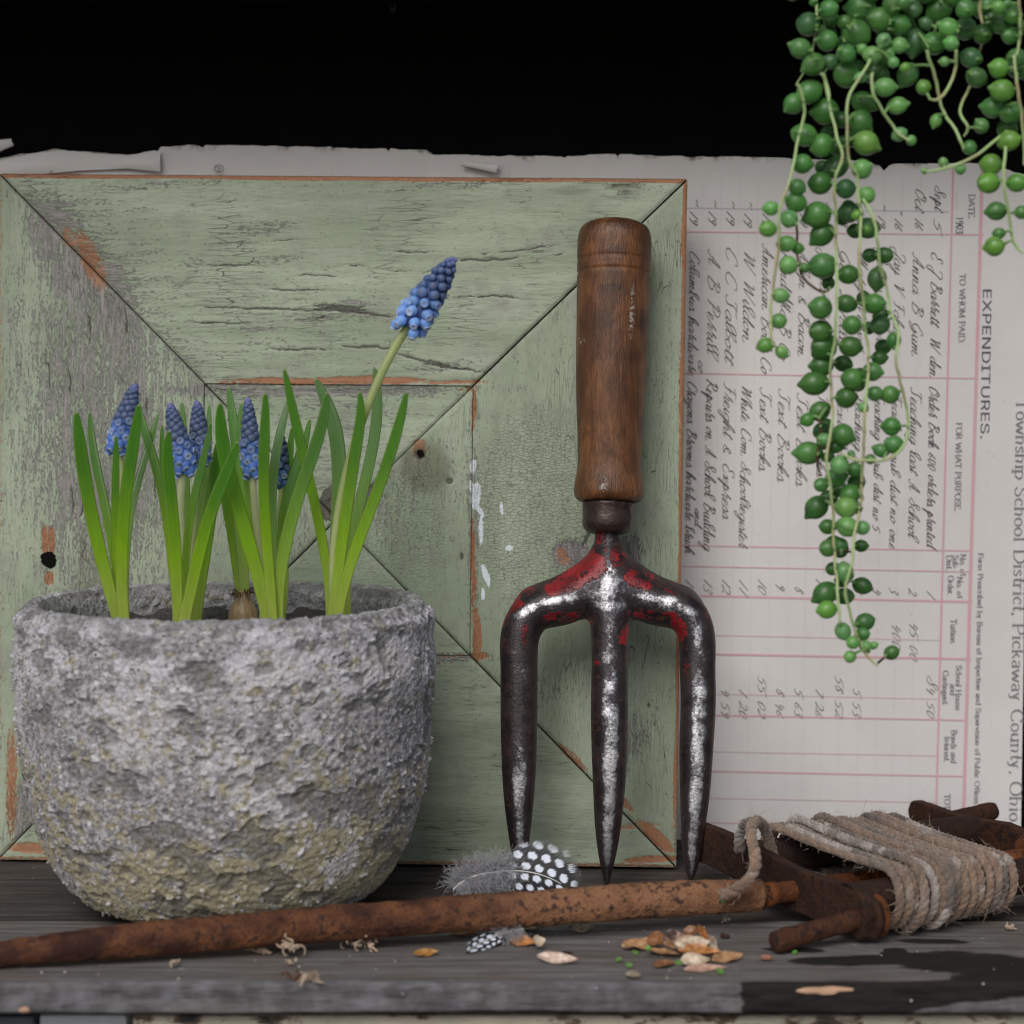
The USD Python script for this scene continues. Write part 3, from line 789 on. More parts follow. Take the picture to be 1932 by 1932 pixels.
rules = [('rule_pink', (1798.5, 318), (1766, 1540), 4.2), ('rule_pink', (1853.5, 318), (1818, 1540), 7.0)]
for a in ((437, 443, 2.6, 1856), (704, 714, 2.6, 1838), (1029, 1039.5, 2.6, 1836), (1068, 1079, 2.2, 1835), (1123.5, 1135.5, 4.4, 1834), (1233, 1243.5, 4.2, 1832), (1348, 1359, 3.2, 1826), (1454, 1465, 3.2, 1822), (1551, 1560, 2.4, 1770)):
    rules.append(('rule_pink', (1288, a[0]), (a[3], a[1]), a[2]))
for a in ((1197, 1208), (1308, 1319), (1417, 1426), (1505, 1514)): rules.append(('rule_faint', (1288, a[0]), (1772, a[1]), 1.6))
rules.append(('rule_blue', (1288, 392), (1790, 399), 1.8))
for i in range(13): rules.append(('rule_grid', (1327 + 34.2 * i, 330), (1327 + 34.2 * i - 20.5, 1570), .6))
for mt, a, b, w in rules:
    ik = Ink(); n = 40
    ik.stroke(np.linspace(a, b, n), np.full(n, w * .9))
    part(ld, 'rule_line', ik.mesh(), mt)
def lettering(font, jobs, mat, name):
    for j in jobs:
        ik = Ink(); write(ik, font, *j[:1], *j[1:4], *j[4:])
        part(ld, name, ik.mesh(), mat)
S = True
for (t, u, v0, v1, sz) in (('DATE.', 1828, 366, 414, 11.5), ('TO WHOM PAID.', 1811, 516, 648, 11), ('FOR WHAT PURPOSE.', 1804, 797, 965, 11), ('Tuition.', 1794, 1168, 1216, 11), ('No. of', 1812, 1045, 1086, 10.5), ('Sub-', 1798, 1047, 1074, 10.5),
        ('Dist.', 1786, 1047, 1076, 10.5), ('No. of', 1806, 1088, 1128, 10.5), ('Order.', 1789, 1086, 1124, 10.5), ('School House', 1804, 1255, 1340, 10.5), ('and', 1793, 1290, 1312, 10.5), ('Contingent.', 1779, 1265, 1331, 10.5), ('Bonds and', 1795, 1377, 1440, 10.5),
        ('Interest.', 1782, 1389, 1438, 10.5), ('TOT', 1782, 1498, 1528, 11), ('Form Prescribed by Bureau of Inspection and Supervision of Public Offices.', 1846, 1043, 1520, 9.5)):
    ik = Ink(); write(ik, ROMAN, t, u, v0, v1, sz, 2.1, 1.0, serif=True)
    part(ld, 'printed_text', ik.mesh(), 'ink_print')
ik = Ink(); write(ik, ROMAN, 'Township School District, Pickaway County, Ohio.', 1918, 751, 1559, 22, 3.9, 1.6, serif=True)
part(ld, 'printed_text', ik.mesh(), 'ink_print')
ik = Ink(); write(ik, ROMAN, '......... 1903', 1805, 358, 442, 13, 2.2, 1.4)
part(ld, 'printed_text', ik.mesh(), 'ink_print_bold')
tm = meshkit.text_mesh('EXPENDITURES.', 1.0, .01, bold=False)
tv = np.array(tm.vertices); tv = tv[:, :2]; x0, x1 = tv[:, 0].min(), tv[:, 0].max()
s = (tv[:, 0] - x0) / (x1 - x0) * 281
q = np.stack([1854.5 + SLOPE * s + tv[:, 1] * 16.5, 546 + s], 1)
p = P(q[:, 0], q[:, 1], PAPER_Y); y = paper_y(p[:, 0], p[:, 2]) - .0003 - np.array(tm.vertices)[:, 2] * .003
part(ld, 'printed_heading', (P(q[:, 0], q[:, 1], y), np.array(tm.faces)[:, ::-1]), 'ink_print_bold', smooth=False)

def row_u(k): return {1: 1757, 2: 1722, 3: 1687, 4: 1655, 5: 1618, 6: 1584, 7: 1547, 8: 1508, 9: 1473, 10: 1438, 11: 1403, 12: 1370, 13: 1336, 14: 1301}[k]
hand = []
def hw(k, t, v0, v1, size=8.6, du=0, mat='ink_black'): hand.append((k, t, v0, v1, size, du, mat))
hw(1, 'Sept', 348, 394, 9.5, 4); hw(1, '5', 408, 432, 9, 4); hw(2, 'Oct', 352, 394, 9.5, 3); hw(2, '16', 408, 430, 9, 3)
hw(3, '"', 385, 397); hw(3, '16', 408, 432); hw(4, '"', 370, 386); hw(4, '19', 402, 426)
for k in range(5, 15):
    hw(k, '"', 358 + 2 * (14 - k) % 9, 376 + 2 * (14 - k) % 9); hw(k, '19', 398 - (k > 11) * 4, 424 - (k > 11) * 4)
hw(1, 'E J Barrett  W den', 472, 708, 9.5); hw(2, 'Anna B Gum', 472, 668, 9.5); hw(3, 'Jay V Fahey', 466, 640, 9.2); hw(4, 'Jenny Weaver', 468, 660, 9)
hw(5, 'Mary Weaver', 470, 660, 9); hw(6, 'Geo L Hill', 466, 640, 9); hw(7, 'Julia Crown', 468, 660, 9); hw(8, 'Allyn & Bacon', 466, 668, 9.2)
hw(9, 'Rand Mc B Co', 468, 676, 9.5); hw(10, 'American Book Co', 456, 702, 9.5); hw(11, 'W Wildon', 466, 640, 10); hw(12, 'C C Talbott', 460, 678, 9.6); hw(13, 'A B Perrill', 466, 664, 10.2); hw(14, 'Columbus hardware', 470, 706, 8.6); hw(14, 'co', 678, 700, 6.5, 20)
hw(1, 'Order Book 600 orders printed', 726, 1030, 9); hw(2, 'Teaching last A School', 728, 1012, 9.4); hw(3, 'Teaching sub dist no one', 736, 1034, 8.4); hw(4, 'Teaching A sub dist no 5', 736, 1000, 8.2)
hw(5, 'Teaching school', 738, 930, 8.6); hw(6, 'Text Books', 735, 900, 9); hw(7, 'Text Books', 735, 895, 9); hw(8, 'Text Books', 738, 912, 9.6); hw(9, 'Text Books', 730, 904, 9.6); hw(10, 'Text Books', 728, 884, 9.6)
hw(11, 'White Com Schoolregister', 722, 1030, 9); hw(12, 'Freight & Express', 716, 975, 9.6); hw(13, 'Repairs on A School Building', 712, 1036, 9.6); hw(14, 'Crayons Brooms hardware brush', 716, 1042, 8.4); hw(14, 'and', 958, 990, 6.5, 18)
for k in range(1, 15):
    v = {1: 1110, 2: 1108, 3: 1106, 4: 1107, 5: 1104, 6: 1100, 8: 1104, 9: 1098}.get(k, 1088)
    hw(k, str(k), v, v + (12 if k < 10 else 28), 9.5, 2, 'ink_faded')
hw(2, '45 00', 1170, 1242, 9.5, 6, 'ink_faded'); hw(3, '400', 1172, 1220, 9.5, 8, 'ink_faded')
for k, t in ((1, 'S4 50'), (5, '5 53'), (6, '58 52'), (7, '7 26'), (8, '5 63'), (9, '8 46'), (10, '55 02'), (11, '1 20'), (12, '4 59')):
    hw(k, t, 1272 if len(t) > 4 else 1296, 1350, 9.2, 5, 'ink_faded')
for k, t, v0, v1, size, du, mt in hand:
    ik = Ink()
    u = row_u(k) + SLOPE * (v0 - 500) + du
    write(ik, CURS, t, u, v0, v1, size * 1.08, 2.2, .85, slant=.42, jitter=.16)
    part(ld, 'handwriting', ik.mesh(), mt)

# ------------------------------------------------------------------ green mitred panel
A0, A1 = G(2, 1622), G(1277, 1638)
LEAN = math.atan(.026 / .34)
e1 = A1 - A0; e1 /= np.linalg.norm(e1)
nrm = np.cross(e1, [0, 0, 1.0]); nrm /= np.linalg.norm(nrm)          # towards the camera
PN = nrm * math.cos(LEAN) + np.array([0, 0, 1.0]) * math.sin(LEAN)
def on_panel(u, v): return R(u, v, A0, PN)
C00, C10, C01, C11 = on_panel(-6, 1622), on_panel(1276, 1637), on_panel(-3, 327), on_panel(1297, 337)
def bil(a, b):
    """a, b in [-1, 1] over the panel"""
    s, t = ((np.asarray(a) + 1) / 2)[..., None], ((np.asarray(b) + 1) / 2)[..., None]
    return C00 * (1 - s) * (1 - t) + C10 * s * (1 - t) + C01 * (1 - s) * t + C11 * s * t
pn = thing('wooden_panel', 'square mitred wooden panel in worn sage green paint leaning on the old paper', 'panel', (0, 0, 0))
INNER = .392
# features: (kind, u, v, rx, ry, angle, strength)
feat = []
def ft(*a): feat.append(a)
for a in ((645, 578, 60, 12), (655, 572, 25, 10), (840, 690, 70, 10), (370, 500, 30, 14), (440, 465, 45, 14), (500, 430, 70, 14), (330, 540, 24, 8), (520, 490, 60, 8), (600, 598, 70, 10), (680, 590, 40, 12), (860, 560, 40, 8), (300, 350, 120, 8), (900, 345, 160, 7), (1190, 345, 60, 10), (470, 620, 60, 7)):
    ft('wear', *a, -4 if a[2] > 40 else 0, .5)
ft('wear', 190, 800, 150, 380, 0, .62); ft('wear', 520, 600, 300, 110, 0, .22); ft('wear', 620, 900, 220, 200, 0, .3); ft('wear', 120, 470, 60, 130, -20, .75); ft('wear', 200, 560, 60, 160, -25, .75); ft('wear', 330, 680, 90, 45, 40, .45); ft('wear', 160, 960, 70, 230, 0, .5); ft('wear', 30, 700, 22, 300, 0, .35); ft('wear', 230, 960, 60, 120, 0, .45)
ft('wear', 560, 735, 330, 14, 0, .8); ft('wear', 600, 770, 180, 16, 0, .4); ft('wear', 893, 1000, 12, 260, 0, .5); ft('wear', 1190, 1400, 40, 60, 40, .4); ft('wear', 850, 1240, 80, 10, 0, .7); ft('wear', 960, 1300, 160, 30, 0, .3)
ft('wear', 1075, 1045, 34, 26, 0, 1.3); ft('wear', 1190, 1040, 24, 30, 0, 1.0); ft('wear', 40, 1530, 25, 60, 0, .7)
ft('wood', 170, 490, 24, 75, -24, .62); ft('wood', 130, 450, 20, 30, -30, .55)
ft('wood', 540, 719, 100, 6.5, 1, .9); ft('wood', 690, 718, 120, 8, 0, .9); ft('wood', 860, 722, 80, 5, 0, .65); ft('wood', 440, 722, 60, 6, 0, .55)
ft('wood', 893, 770, 5, 55, 2, .7); ft('wood', 893, 1060, 6, 95, -1, .8); ft('wood', 899, 1200, 9, 60, 0, .9); ft('wood', 905, 1238, 20, 8, 0, .8); ft('wood', 845, 1238, 50, 5, 0, .5); ft('wood', 880, 735, 22, 6, 0, .6)
ft('wood', 84, 1020, 7, 28, 0, 1.0); ft('wood', 97, 1022, 7, 26, 0, 1.0); ft('wood', 93, 1090, 9, 14, 0, 1.0); ft('wood', 1060, 1050, 14, 22, -20, .6); ft('wood', 792, 852, 11, 14, 20, .6)
ft('wood', 1200, 1560, 70, 8, -8, .55); ft('wood', 1080, 1430, 45, 9, 42, .62); ft('wood', 1160, 1500, 60, 10, 42, .7); ft('wood', 1240, 1580, 45, 14, 42, .9); ft('wood', 625, 950, 12, 40, 20, .5); ft('wood', 22, 1480, 14, 130, 0, .62)
ft('wood', 1230, 1622, 60, 8, -3, .8); ft('wood', 60, 1600, 60, 12, 0, .7); ft('wood', 715, 910, 40, 5, -42, .6)
for a in ((530, 583, 165, 2.2, 1), (640, 577, 50, 3, 2), (655, 582, 40, 2.4, 5), (625, 581, 36, 1.8, -2), (690, 592, 55, 2, 8), (925, 489, 62, 2.2, -3), (560, 548, 60, 1.8, 2), (440, 500, 40, 1.5, 0), (700, 655, 60, 2.2, 2), (800, 680, 55, 2.2, 12), (870, 697, 55, 2.0, 6), (820, 688, 30, 1.6, 8), (990, 470, 50, 1.5, -5), (420, 610, 60, 1.5, 0), (780, 475, 40, 1.4, 0), (560, 660, 60, 1.6, 0), (930, 560, 60, 1.6, 3), (600, 520, 40, 1.4, 1)):
    ft('crack', *a, 1.0)
for k in range(22):
    u0, v0 = rng.uniform(250, 1150), rng.uniform(360, 700)
    ft('crack', u0, v0, rng.uniform(10, 38), rng.uniform(1.1, 1.6), rng.uniform(-3, 4), .62)
for k in range(26):
    u0, v0 = rng.uniform(60, 380), rng.uniform(520, 1050)
    ft('crack', u0, v0, rng.uniform(1.2, 1.9), rng.uniform(10, 38), 0, .8)
ft('crack', 423, 900, 1.8, 120, 0, .8); ft('crack', 622, 950, 20, 34, 12, 1.0); ft('crack', 690, 930, 14, 50, 8, .9); ft('crack', 848, 905, 7, 6, 0, 1.0); ft('crack', 870, 1050, 4, 8, 0, .9); ft('crack', 1225, 1330, 3, 5, 0, .8)
ft('crack', 1110, 1010, 6, 30, 30, .6)
for a in ((893, 880, 7, 14, 0), (900, 935, 10, 30, 8), (908, 1000, 5, 30, 0), (918, 1085, 7, 26, -18), (905, 960, 20, 5, 60), (945, 960, 4, 14, 0), (960, 1035, 9, 6, 0), (895, 925, 8, 22, -20), (912, 1120, 4, 12, 0)):
    ft('white', *a, .85)
ft('crackle', 1010, 960, 120, 190, 0, 1.0); ft('crackle', 760, 1000, 130, 200, 0, .55); ft('crackle', 1200, 1200, 90, 300, 0, .45)
ft('stain', 803, 882, 46, 44, 0, 1.1); ft('wood', 790, 845, 16, 20, 25, .7); ft('crack', 792, 856, 11, 9, 0, 1.1); ft('stain', 770, 862, 18, 16, 0, .8); ft('stain', 160, 1090, 24, 120, 0, .5); ft('stain', 230, 1050, 14, 70, 0, .7); ft('stain', 1080, 360, 40, 10, 0, .5); ft('stain', 1180, 350, 40, 8, 0, .7)

def masks(p, horiz):
    uv = proj(p); n = len(p)
    wob = np.stack([fbm(np.stack([uv[:, 0] * .02, uv[:, 1] * .02, uv[:, 0] * 0 + q], -1), 3, 60 + q) - .5 for q in (0, 1)], 1) * 8
    uw = uv + wob
    wob2 = (fbm(np.stack([uv[:, 0] * .045, uv[:, 1] * .045, uv[:, 0] * 0], -1), 4, 66) - .5) * 11
    uc = uv + (np.stack([wob2 * 0, wob2], 1) if horiz else np.stack([wob2, wob2 * 0], 1))
    msk = np.zeros((n, 3)); col = np.zeros((n, 3))
    ch = {'wear': (msk, 0), 'wood': (msk, 1), 'crack': (msk, 2), 'white': (col, 0), 'crackle': (col, 1), 'stain': (col, 2)}
    for k, u, v, rx, ry, ang, s in feat:
        m_, c_ = ch[k]
        if k == 'crack' and ((rx > 3 * ry and not horiz) or (ry > 3 * rx and horiz)): continue
        R_ = max(rx, ry) * 2.2 + 12
        near = (np.abs(uv[:, 0] - u) < R_) & (np.abs(uv[:, 1] - v) < R_)
        if not near.any(): continue
        b = blob(uc[near] if k == 'crack' and min(rx, ry) < 4 else uw[near], u, v, rx, ry, ang, .6) * s
        m_[near, c_] = np.maximum(m_[near, c_], b)
    return msk, col

def board(side, t0, t1, ns, nt, seed, depth, gap=.0013, thick=.012):
    """one mitred piece: side 0 top, 1 right, 2 bottom, 3 left; t from t0 (inner) to t1 (outer)"""
    t = np.linspace(t0, t1, nt)[None]; s = np.linspace(-1, 1, ns)[:, None]
    T = np.repeat(t, ns, 0); Sx = s * np.maximum(T - gap * (1.3 + .9 * np.sin(seed + s * 0)), .002)
    a, b = {0: (Sx, T), 1: (T, Sx), 2: (Sx, -T), 3: (-T, Sx)}[side]
    p = bil(a, b)
    # distance to the piece's own edges in metres (half width .168)
    dm = np.minimum((t1 - T) if t1 > .9 else 1.0 + 0 * T, np.abs(T) * (1 - np.abs(s)) * .71) * .168
    horiz = side in (0, 2)
    q = np.stack([p[..., 0] * (25 if horiz else 170), p[..., 1] * 0, p[..., 2] * (170 if horiz else 25)], -1)
    h = (fbm(q, 3, seed) - .5) * .0007
    h = h - .0011 * np.exp(-dm / .0006) * (.6 + .8 * fbm(p * 160, 3, seed + 2))
    flat = p.reshape(-1, 3)
    msk, col = masks(flat, horiz)
    h = h - (.0005 * msk[:, 2] + .0003 * sstep(.4, .6, msk[:, 1]) + .00025 * sstep(.5, .9, msk[:, 0])).reshape(h.shape)
    # worn arrises: bare wood where the edge is rubbed
    er = np.exp(-dm / .0012).ravel() * np.clip(.25 + 1.1 * (fbm(flat * 70, 3, seed + 7) - .35), 0, 1)
    msk[:, 0] = np.maximum(msk[:, 0], er * .7)
    if t1 > .9:
        wv_ = (fbm(flat * 26, 4, seed + 9) - .5) * .0022
        oe = sstep(.0030, .0016, (t1 - T).ravel() * .168 + wv_)
        msk[:, 1] = np.maximum(msk[:, 1], oe * {0: .95, 1: .66, 2: .5, 3: .42}[side] * np.clip(.4 + 1.4 * fbm(flat * 14, 2, seed + 19), .3, 1.1))
        msk[:, 2] = np.maximum(msk[:, 2], .32 * np.exp(-(((t1 - T).ravel() * .168 + wv_ - .0033) / .0006) ** 2) * (side == 0))
    p = p + PN * (h + depth)[..., None]
    flat = p.reshape(-1, 3)
    f = grid_faces(ns, nt)
    if side in (1, 2): f = f[:, ::-1]
    # skirt round the border and a plain back
    bi = np.r_[np.arange(ns) * nt, (ns - 1) * nt + np.arange(1, nt), (np.arange(ns - 2, -1, -1)) * nt + nt - 1, np.arange(nt - 2, 0, -1)]
    n0 = len(flat); nb = len(bi)
    back = flat[bi] - PN * (thick + depth)
    j = np.arange(nb); j2 = (j + 1) % nb
    sk = np.vstack([np.stack([bi[j], n0 + j, bi[j2]], 1), np.stack([bi[j2], n0 + j, n0 + j2], 1)])
    if side in (1, 2): sk = sk[:, ::-1]
    cen = back.mean(0)[None]
    fan = np.stack([np.full(nb, n0 + nb), n0 + j2, n0 + j], 1)
    if side in (1, 2): fan = fan[:, ::-1]
    vv = np.vstack([flat, back, cen])
    mk = np.vstack([msk, np.tile([[.3, 1.0 if t1 > .9 else .2, 0]], (nb + 1, 1))]); cl = np.vstack([col, np.zeros((nb + 1, 3))])
    return part(pn, 'board', (vv, np.vstack([f, sk, fan])), 'sage_horizontal' if horiz else 'sage_vertical', smooth=True, msk=mk, col=cl)
for sd in range(4):
    board(sd, INNER + .0002, 1.0, 430, 200, 70 + sd, 0.0)
    board(sd, .01, INNER - .0002, 190, 110, 80 + sd, -.0007)
for (u, v, r_) in ((92, 1056, 15), (793, 855, 7)):               # nail holes
    c = on_panel(u, v) + PN * .0004
    ang = np.linspace(0, 2 * np.pi, 22, endpoint=False)
    rr = r_ / F * np.linalg.norm(c - CAM) * (.85 + .3 * rng.random(22))
    ex = np.cross([0, 0, 1.0], PN); ex /= np.linalg.norm(ex); ey = np.cross(PN, ex)
    ri = c + (np.cos(ang) * rr)[:, None] * ex + (np.sin(ang) * rr)[:, None] * ey
    part(pn, 'nail_hole', (np.vstack([c[None] + PN * .0002, ri]), np.stack([np.zeros(22, int), 1 + np.arange(22), 1 + (np.arange(22) + 1) % 22], 1)), 'hole', smooth=False)
# ------------------------------------------------------------------ crusted pot
POT = np.array([float(P(428, 1400, -.006)[0]), -.006, 0.0])
def zat(v): return float(P(428, v, POT[1])[2])
prof_px = [(1178, 388), (1210, 393), (1260, 396), (1350, 392), (1450, 384), (1530, 371), (1590, 354), (1640, 331), (1680, 303), (1702, 278), (1718, 250)]
kpp = (1 + POT[1]) / F
zs = np.array([zat(v - 26) for v, r in prof_px]); rs = np.array([r for v, r in prof_px]) * kpp
RIM_Z = float(P(428, 1130, POT[1])[2])
pts = [(0.0, .001), (.03, .0012), (.048, .003)] + [(r, z) for r, z in zip(rs[::-1], zs[::-1]) if z > .006] + [(rs[0] - .0005, RIM_Z - .005), (rs[0] - .004, RIM_Z - .0008), (rs[0] - .008, RIM_Z), (rs[0] - .012, RIM_Z - .003), (rs[0] - .0135, RIM_Z - .010), (rs[0] - .0145, RIM_Z - .030)]
pts = np.array(pts)
prof = spline(pts[1:], 460); prof = np.vstack([[0.0, .0012], prof])
K = 860
v, f = lathe(prof, K, POT)
f = f[:, ::-1]
cen = v - POT
rad = np.hypot(cen[:, 0], cen[:, 1]); dirn = np.stack([cen[:, 0], cen[:, 1], cen[:, 2] * 0], 1) / np.maximum(rad, 1e-6)[:, None]
tg = np.gradient(prof, axis=0); nn = np.stack([tg[:, 1], -tg[:, 0]], 1); nn /= np.maximum(np.linalg.norm(nn, axis=1, keepdims=True), 1e-9)
NR = np.repeat(nn, K, 0)
out = dirn * NR[:, :1] + np.array([0, 0, 1.0]) * NR[:, 1:]
big = fbm(cen * 34, 3, 1) - .5
mid = fbm(cen * 150, 4, 2) - .5
fine = fbm(cen * 520, 3, 3) - .5
crust = np.abs(fbm(cen * 230, 3, 4) - .5) * 2
pit = sstep(.60, .72, fbm(cen * 110 + 7, 3, 5))
flake = sstep(.592, .606, fbm(cen * np.array([70, 70, 85]) + 3, 4, 6))           # patches where the crust fell away
bead = sstep(.72, .84, fbm(cen * 330 + 11, 2, 9))
low = sstep(.06, .01, cen[:, 2])
d = big * .0014 + mid * .0009 + fine * .0015 - crust * .0006 - pit * .0012 - flake * .0006 + np.exp(-((fbm(cen * np.array([70, 70, 85]) + 3, 4, 6) - .580) / .010) ** 2) * .0003 * (1 - flake) + bead * .0013
inner = (np.arange(len(v)) // K > 330) & (rad < rs[0] - .0095)
d = np.where(inner, d * .7, d)
d = d * sstep(0, .006, cen[:, 2])
v2 = v + out * d[:, None]
v2[:, 2] = np.maximum(v2[:, 2], .0008)
up = sstep(.0, .14, cen[:, 2] + big * .12)
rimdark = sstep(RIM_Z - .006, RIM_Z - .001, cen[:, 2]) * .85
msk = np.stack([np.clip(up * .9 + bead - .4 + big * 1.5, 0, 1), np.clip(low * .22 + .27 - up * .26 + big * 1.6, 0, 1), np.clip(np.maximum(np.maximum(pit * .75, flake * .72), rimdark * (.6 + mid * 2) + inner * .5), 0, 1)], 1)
pot = thing('plant_pot', 'rounded grey stone-like pot with rough barnacled crust holding the blue flowers', 'plant pot', POT)
part(pot, 'body', (v2, f), 'crusted_pot', msk=msk)
SOIL_Z = RIM_Z - .017
n = 70
rr = np.linspace(0, rs[0] - .0125, n); aa = np.linspace(0, 2 * np.pi, 160, endpoint=False)
X = POT[0] + rr[:, None] * np.cos(aa); Yg = POT[1] + rr[:, None] * np.sin(aa)
Zg = SOIL_Z + (fbm(np.stack([X * 120, Yg * 120, X * 0], -1), 4, 8) - .5) * .012 + .004 * (Yg - POT[1]) / .09
soil = part(None, 'soil', (np.stack([X, Yg, Zg], -1).reshape(-1, 3), grid_faces(n, 160, True)), 'soil')
tag(soil, 'dark bare soil inside the crusted grey pot', 'soil', kind='stuff')

# ------------------------------------------------------------------ grape hyacinths
def q1(cx, cy): return 112 + cx * .2627, 671.9 + cy * .2627
def q2(cx, cy): return 410.6 + cx * .3788, 447.9 + cy * .3788
CS = {q1: .2627, q2: .3788}
def blade(parent, pts, wpx, y0, y1, conv, twist=0.0, pale=0.0, cup=.45, grey=0.0, wk=1.0):
    uv = np.array([conv(*p) for p in pts])
    n = 60
    uv = spline(uv, n)
    t = np.linspace(0, 1, n)
    Y = y0 + (y1 - y0) * t ** 1.3
    p = P(uv[:, 0], uv[:, 1], Y)
    # root goes down into the soil
    root = p[0] + (p[0] - p[3]) / np.linalg.norm(p[0] - p[3]) * np.linspace(.016, .002, 6)[:, None] + 0
    p = np.vstack([root, p]); n = len(p); t = np.linspace(0, 1, n)
    w = 1.0 * wpx * CS[conv] * (1 + Y.mean()) / F / 2 * wk
    prof = (.84 + .16 * sstep(0, .45, t)) * np.sqrt(np.clip(1 - np.clip((t - .74) / .26, 0, 1) ** 2.0, 0, 1)) + .015
    tt = np.gradient(p, axis=0); tt /= np.linalg.norm(tt, axis=1, keepdims=True)
    view = np.array([0, -1.0, .15]); b = np.cross(tt, view); b /= np.linalg.norm(b, axis=1, keepdims=True); nn_ = np.cross(b, tt)
    a = np.radians(twist) * (.5 + .5 * t)
    b2 = b * np.cos(a)[:, None] + nn_ * np.sin(a)[:, None]; n2 = np.cross(b2, tt)
    # crescent section, hollow side turned to the light
    x = np.linspace(-1, 1, 9)
    topc = -cup * (1 - x ** 2) * .55 + .10 * (1 - x ** 4); botc = -cup * (1 - x ** 2) * .55 - .34 * (1 - x ** 2) ** .6
    ridge = .07 * np.exp(-(x / .18) ** 2)
    sec = np.vstack([np.stack([x, topc + ridge], 1), np.stack([x[::-1][1:-1], botc[::-1][1:-1]], 1)])
    m = section_sweep(p, sec[::-1], w * prof, w * (.35 + .65 * prof), n=n2, b=b2)
    tv = np.r_[np.repeat(t, len(sec)), 0, 1]
    base, midc, tip = np.array([.27, .33, .055]), np.array([.165, .315, .008]), np.array([.036, .130, .012])
    tip = tip * (1 - grey) + np.array([.065, .115, .055]) * grey
    midc = midc * (1 - grey) + np.array([.12, .20, .07]) * grey
    k = np.interp(tv, [0, .10, .38, .72, 1], [0, .12, 1, 1.9, 2])[:, None]
    c = np.where(k < 1, base + (midc - base) * k, midc + (tip - midc) * (k - 1)) * (1 - pale) + pale * np.array([.34, .38, .20])
    c = c * (.85 + .3 * fbm(m[0] * np.array([900, 900, 60]), 2, 3))[:, None]
    c[tv > .985] = [.35, .36, .18]
    part(parent, 'leaf', m, 'leaf', col=c)

FLORET = np.array([(.06, 0), (.30, .10), (.45, .32), (.47, .55), (.38, .78), (.24, .90), (.27, .97), (.33, 1.0), (.22, .985), (.10, .93), (.0, .90)])
def spike(parent, bot, tip, wpx, y, n, conv, loose=0.0, dark=0.0, stem=None, stem_w=20, stem_col=(.42, .43, .24), size=1.0, seed=0):
    r_ = np.random.default_rng(seed + 100)
    B, T = P(*conv(*bot), y), P(*conv(*tip), y - .002)
    ax = T - B; L = np.linalg.norm(ax); ax /= L
    k = (1 + y) / F; Rm = wpx * CS[conv] * k / 2; stem_w = stem_w * 1.0
    x = np.cross(ax, [0, 1, 0]); x /= np.linalg.norm(x); yv = np.cross(ax, x)
    if stem is not None:
        q = np.array([conv(*s) for s in stem]); q = spline(q, 30)
        p = P(q[:, 0], q[:, 1], np.linspace(y + .004, y, 30))
        p = np.vstack([p[:-1], B + ax * np.linspace(0, L * .8, 8)[:, None]])
        root = p[0] + (p[0] - p[3]) / np.linalg.norm(p[0] - p[3]) * np.linspace(.03, .002, 5)[:, None]
        p = np.vstack([root, p])
        rr_ = np.r_[np.full(len(p) - 8, stem_w * k / 2), np.linspace(stem_w * k / 2, .0005, 8)]
        m = tube(p, rr_, 12)
        cc = np.array(stem_col) * (.85 + .3 * fbm(m[0] * np.array([700, 700, 60]), 2, seed))[:, None]
        part(parent, 'flower_stem', m, 'leaf', col=cc)
    core = lathe(np.stack([np.interp(np.linspace(0, 1, 16), [0, .2, .6, 1], [.4, .62, .5, .1]) * Rm, np.linspace(.02, .97, 16) * L], 1), 14, B, ax)
    fl = part(parent, 'flower_spike', core, 'floret', col=(.03, .05, .14))
    for i in range(n):
        t = (i + .4) / n
        tpos = t ** .88
        ang = i * 2.39996 + r_.uniform(-.12, .12)
        rad = Rm * np.interp(tpos, [0, .12, .3, .6, .85, 1], [.62, .80, .78, .60, .36, .06])
        out_ = np.cos(ang) * x + np.sin(ang) * yv
        el = np.interp(tpos, [0, .18, .35, .6, 1], [-62 - 10 * loose, -35, -2, 28, 75]) + r_.uniform(-7, 7)
        d = out_ * math.cos(math.radians(el)) + ax * math.sin(math.radians(el)) + np.array([0, 0, -.25]) * (1 - tpos)
        d /= np.linalg.norm(d)
        ln = size * .0063 * np.interp(tpos, [0, .2, .5, .8, 1], [1.0, .92, .70, .50, .34]) * r_.uniform(.92, 1.08)
        wd = ln * np.interp(tpos, [0, .3, 1], [.92, 1.12, 1.3])
        o = B + ax * (tpos * L * .97 + .0008) + out_ * (rad - ln * .55 * math.cos(math.radians(el)))
        pr = FLORET * [wd, ln]
        if tpos > .45: pr = np.array([(.1, 0), (.42, .2), (.5, .5), (.42, .8), (.22, .96), (0, 1.0)]) * [wd, ln]
        m = lathe(pr, 12, o, d)
        hgt = ((m[0] - o) @ d) / ln
        bl = np.array([.062, .15, .50]) + np.array([.085, .14, .13]) * loose * r_.uniform(.85, 1.2); dk = np.array([.018, .040, .098]) * r_.uniform(.8, 1.25); pu = np.array([.10, .105, .30])
        mixk = np.clip(np.interp(tpos, [0, .25, .55, 1], [0, .15, 1, 1]) + dark, 0, 1)
        c0 = bl * (1 - mixk) + dk * mixk
        c0 = c0 + (pu - c0) * sstep(.86, 1.0, tpos)
        cc = np.repeat(c0[None], len(m[0]), 0)
        if tpos <= .45: cc = cc + (np.array([.55, .58, .72]) - cc) * (sstep(.86, .98, hgt) * (.75 if tpos < .3 else .25))[:, None]
        else: cc = cc + (np.array([.11, .10, .13]) - cc) * (sstep(.7, 1.0, hgt) * .6)[:, None]
        part(fl, 'floret', m, 'floret', col=cc)
    return fl
def plant(u, label, y=-.02):
    return thing('grape_hyacinth', label, 'flower', P(u, 1165, y), group=None)

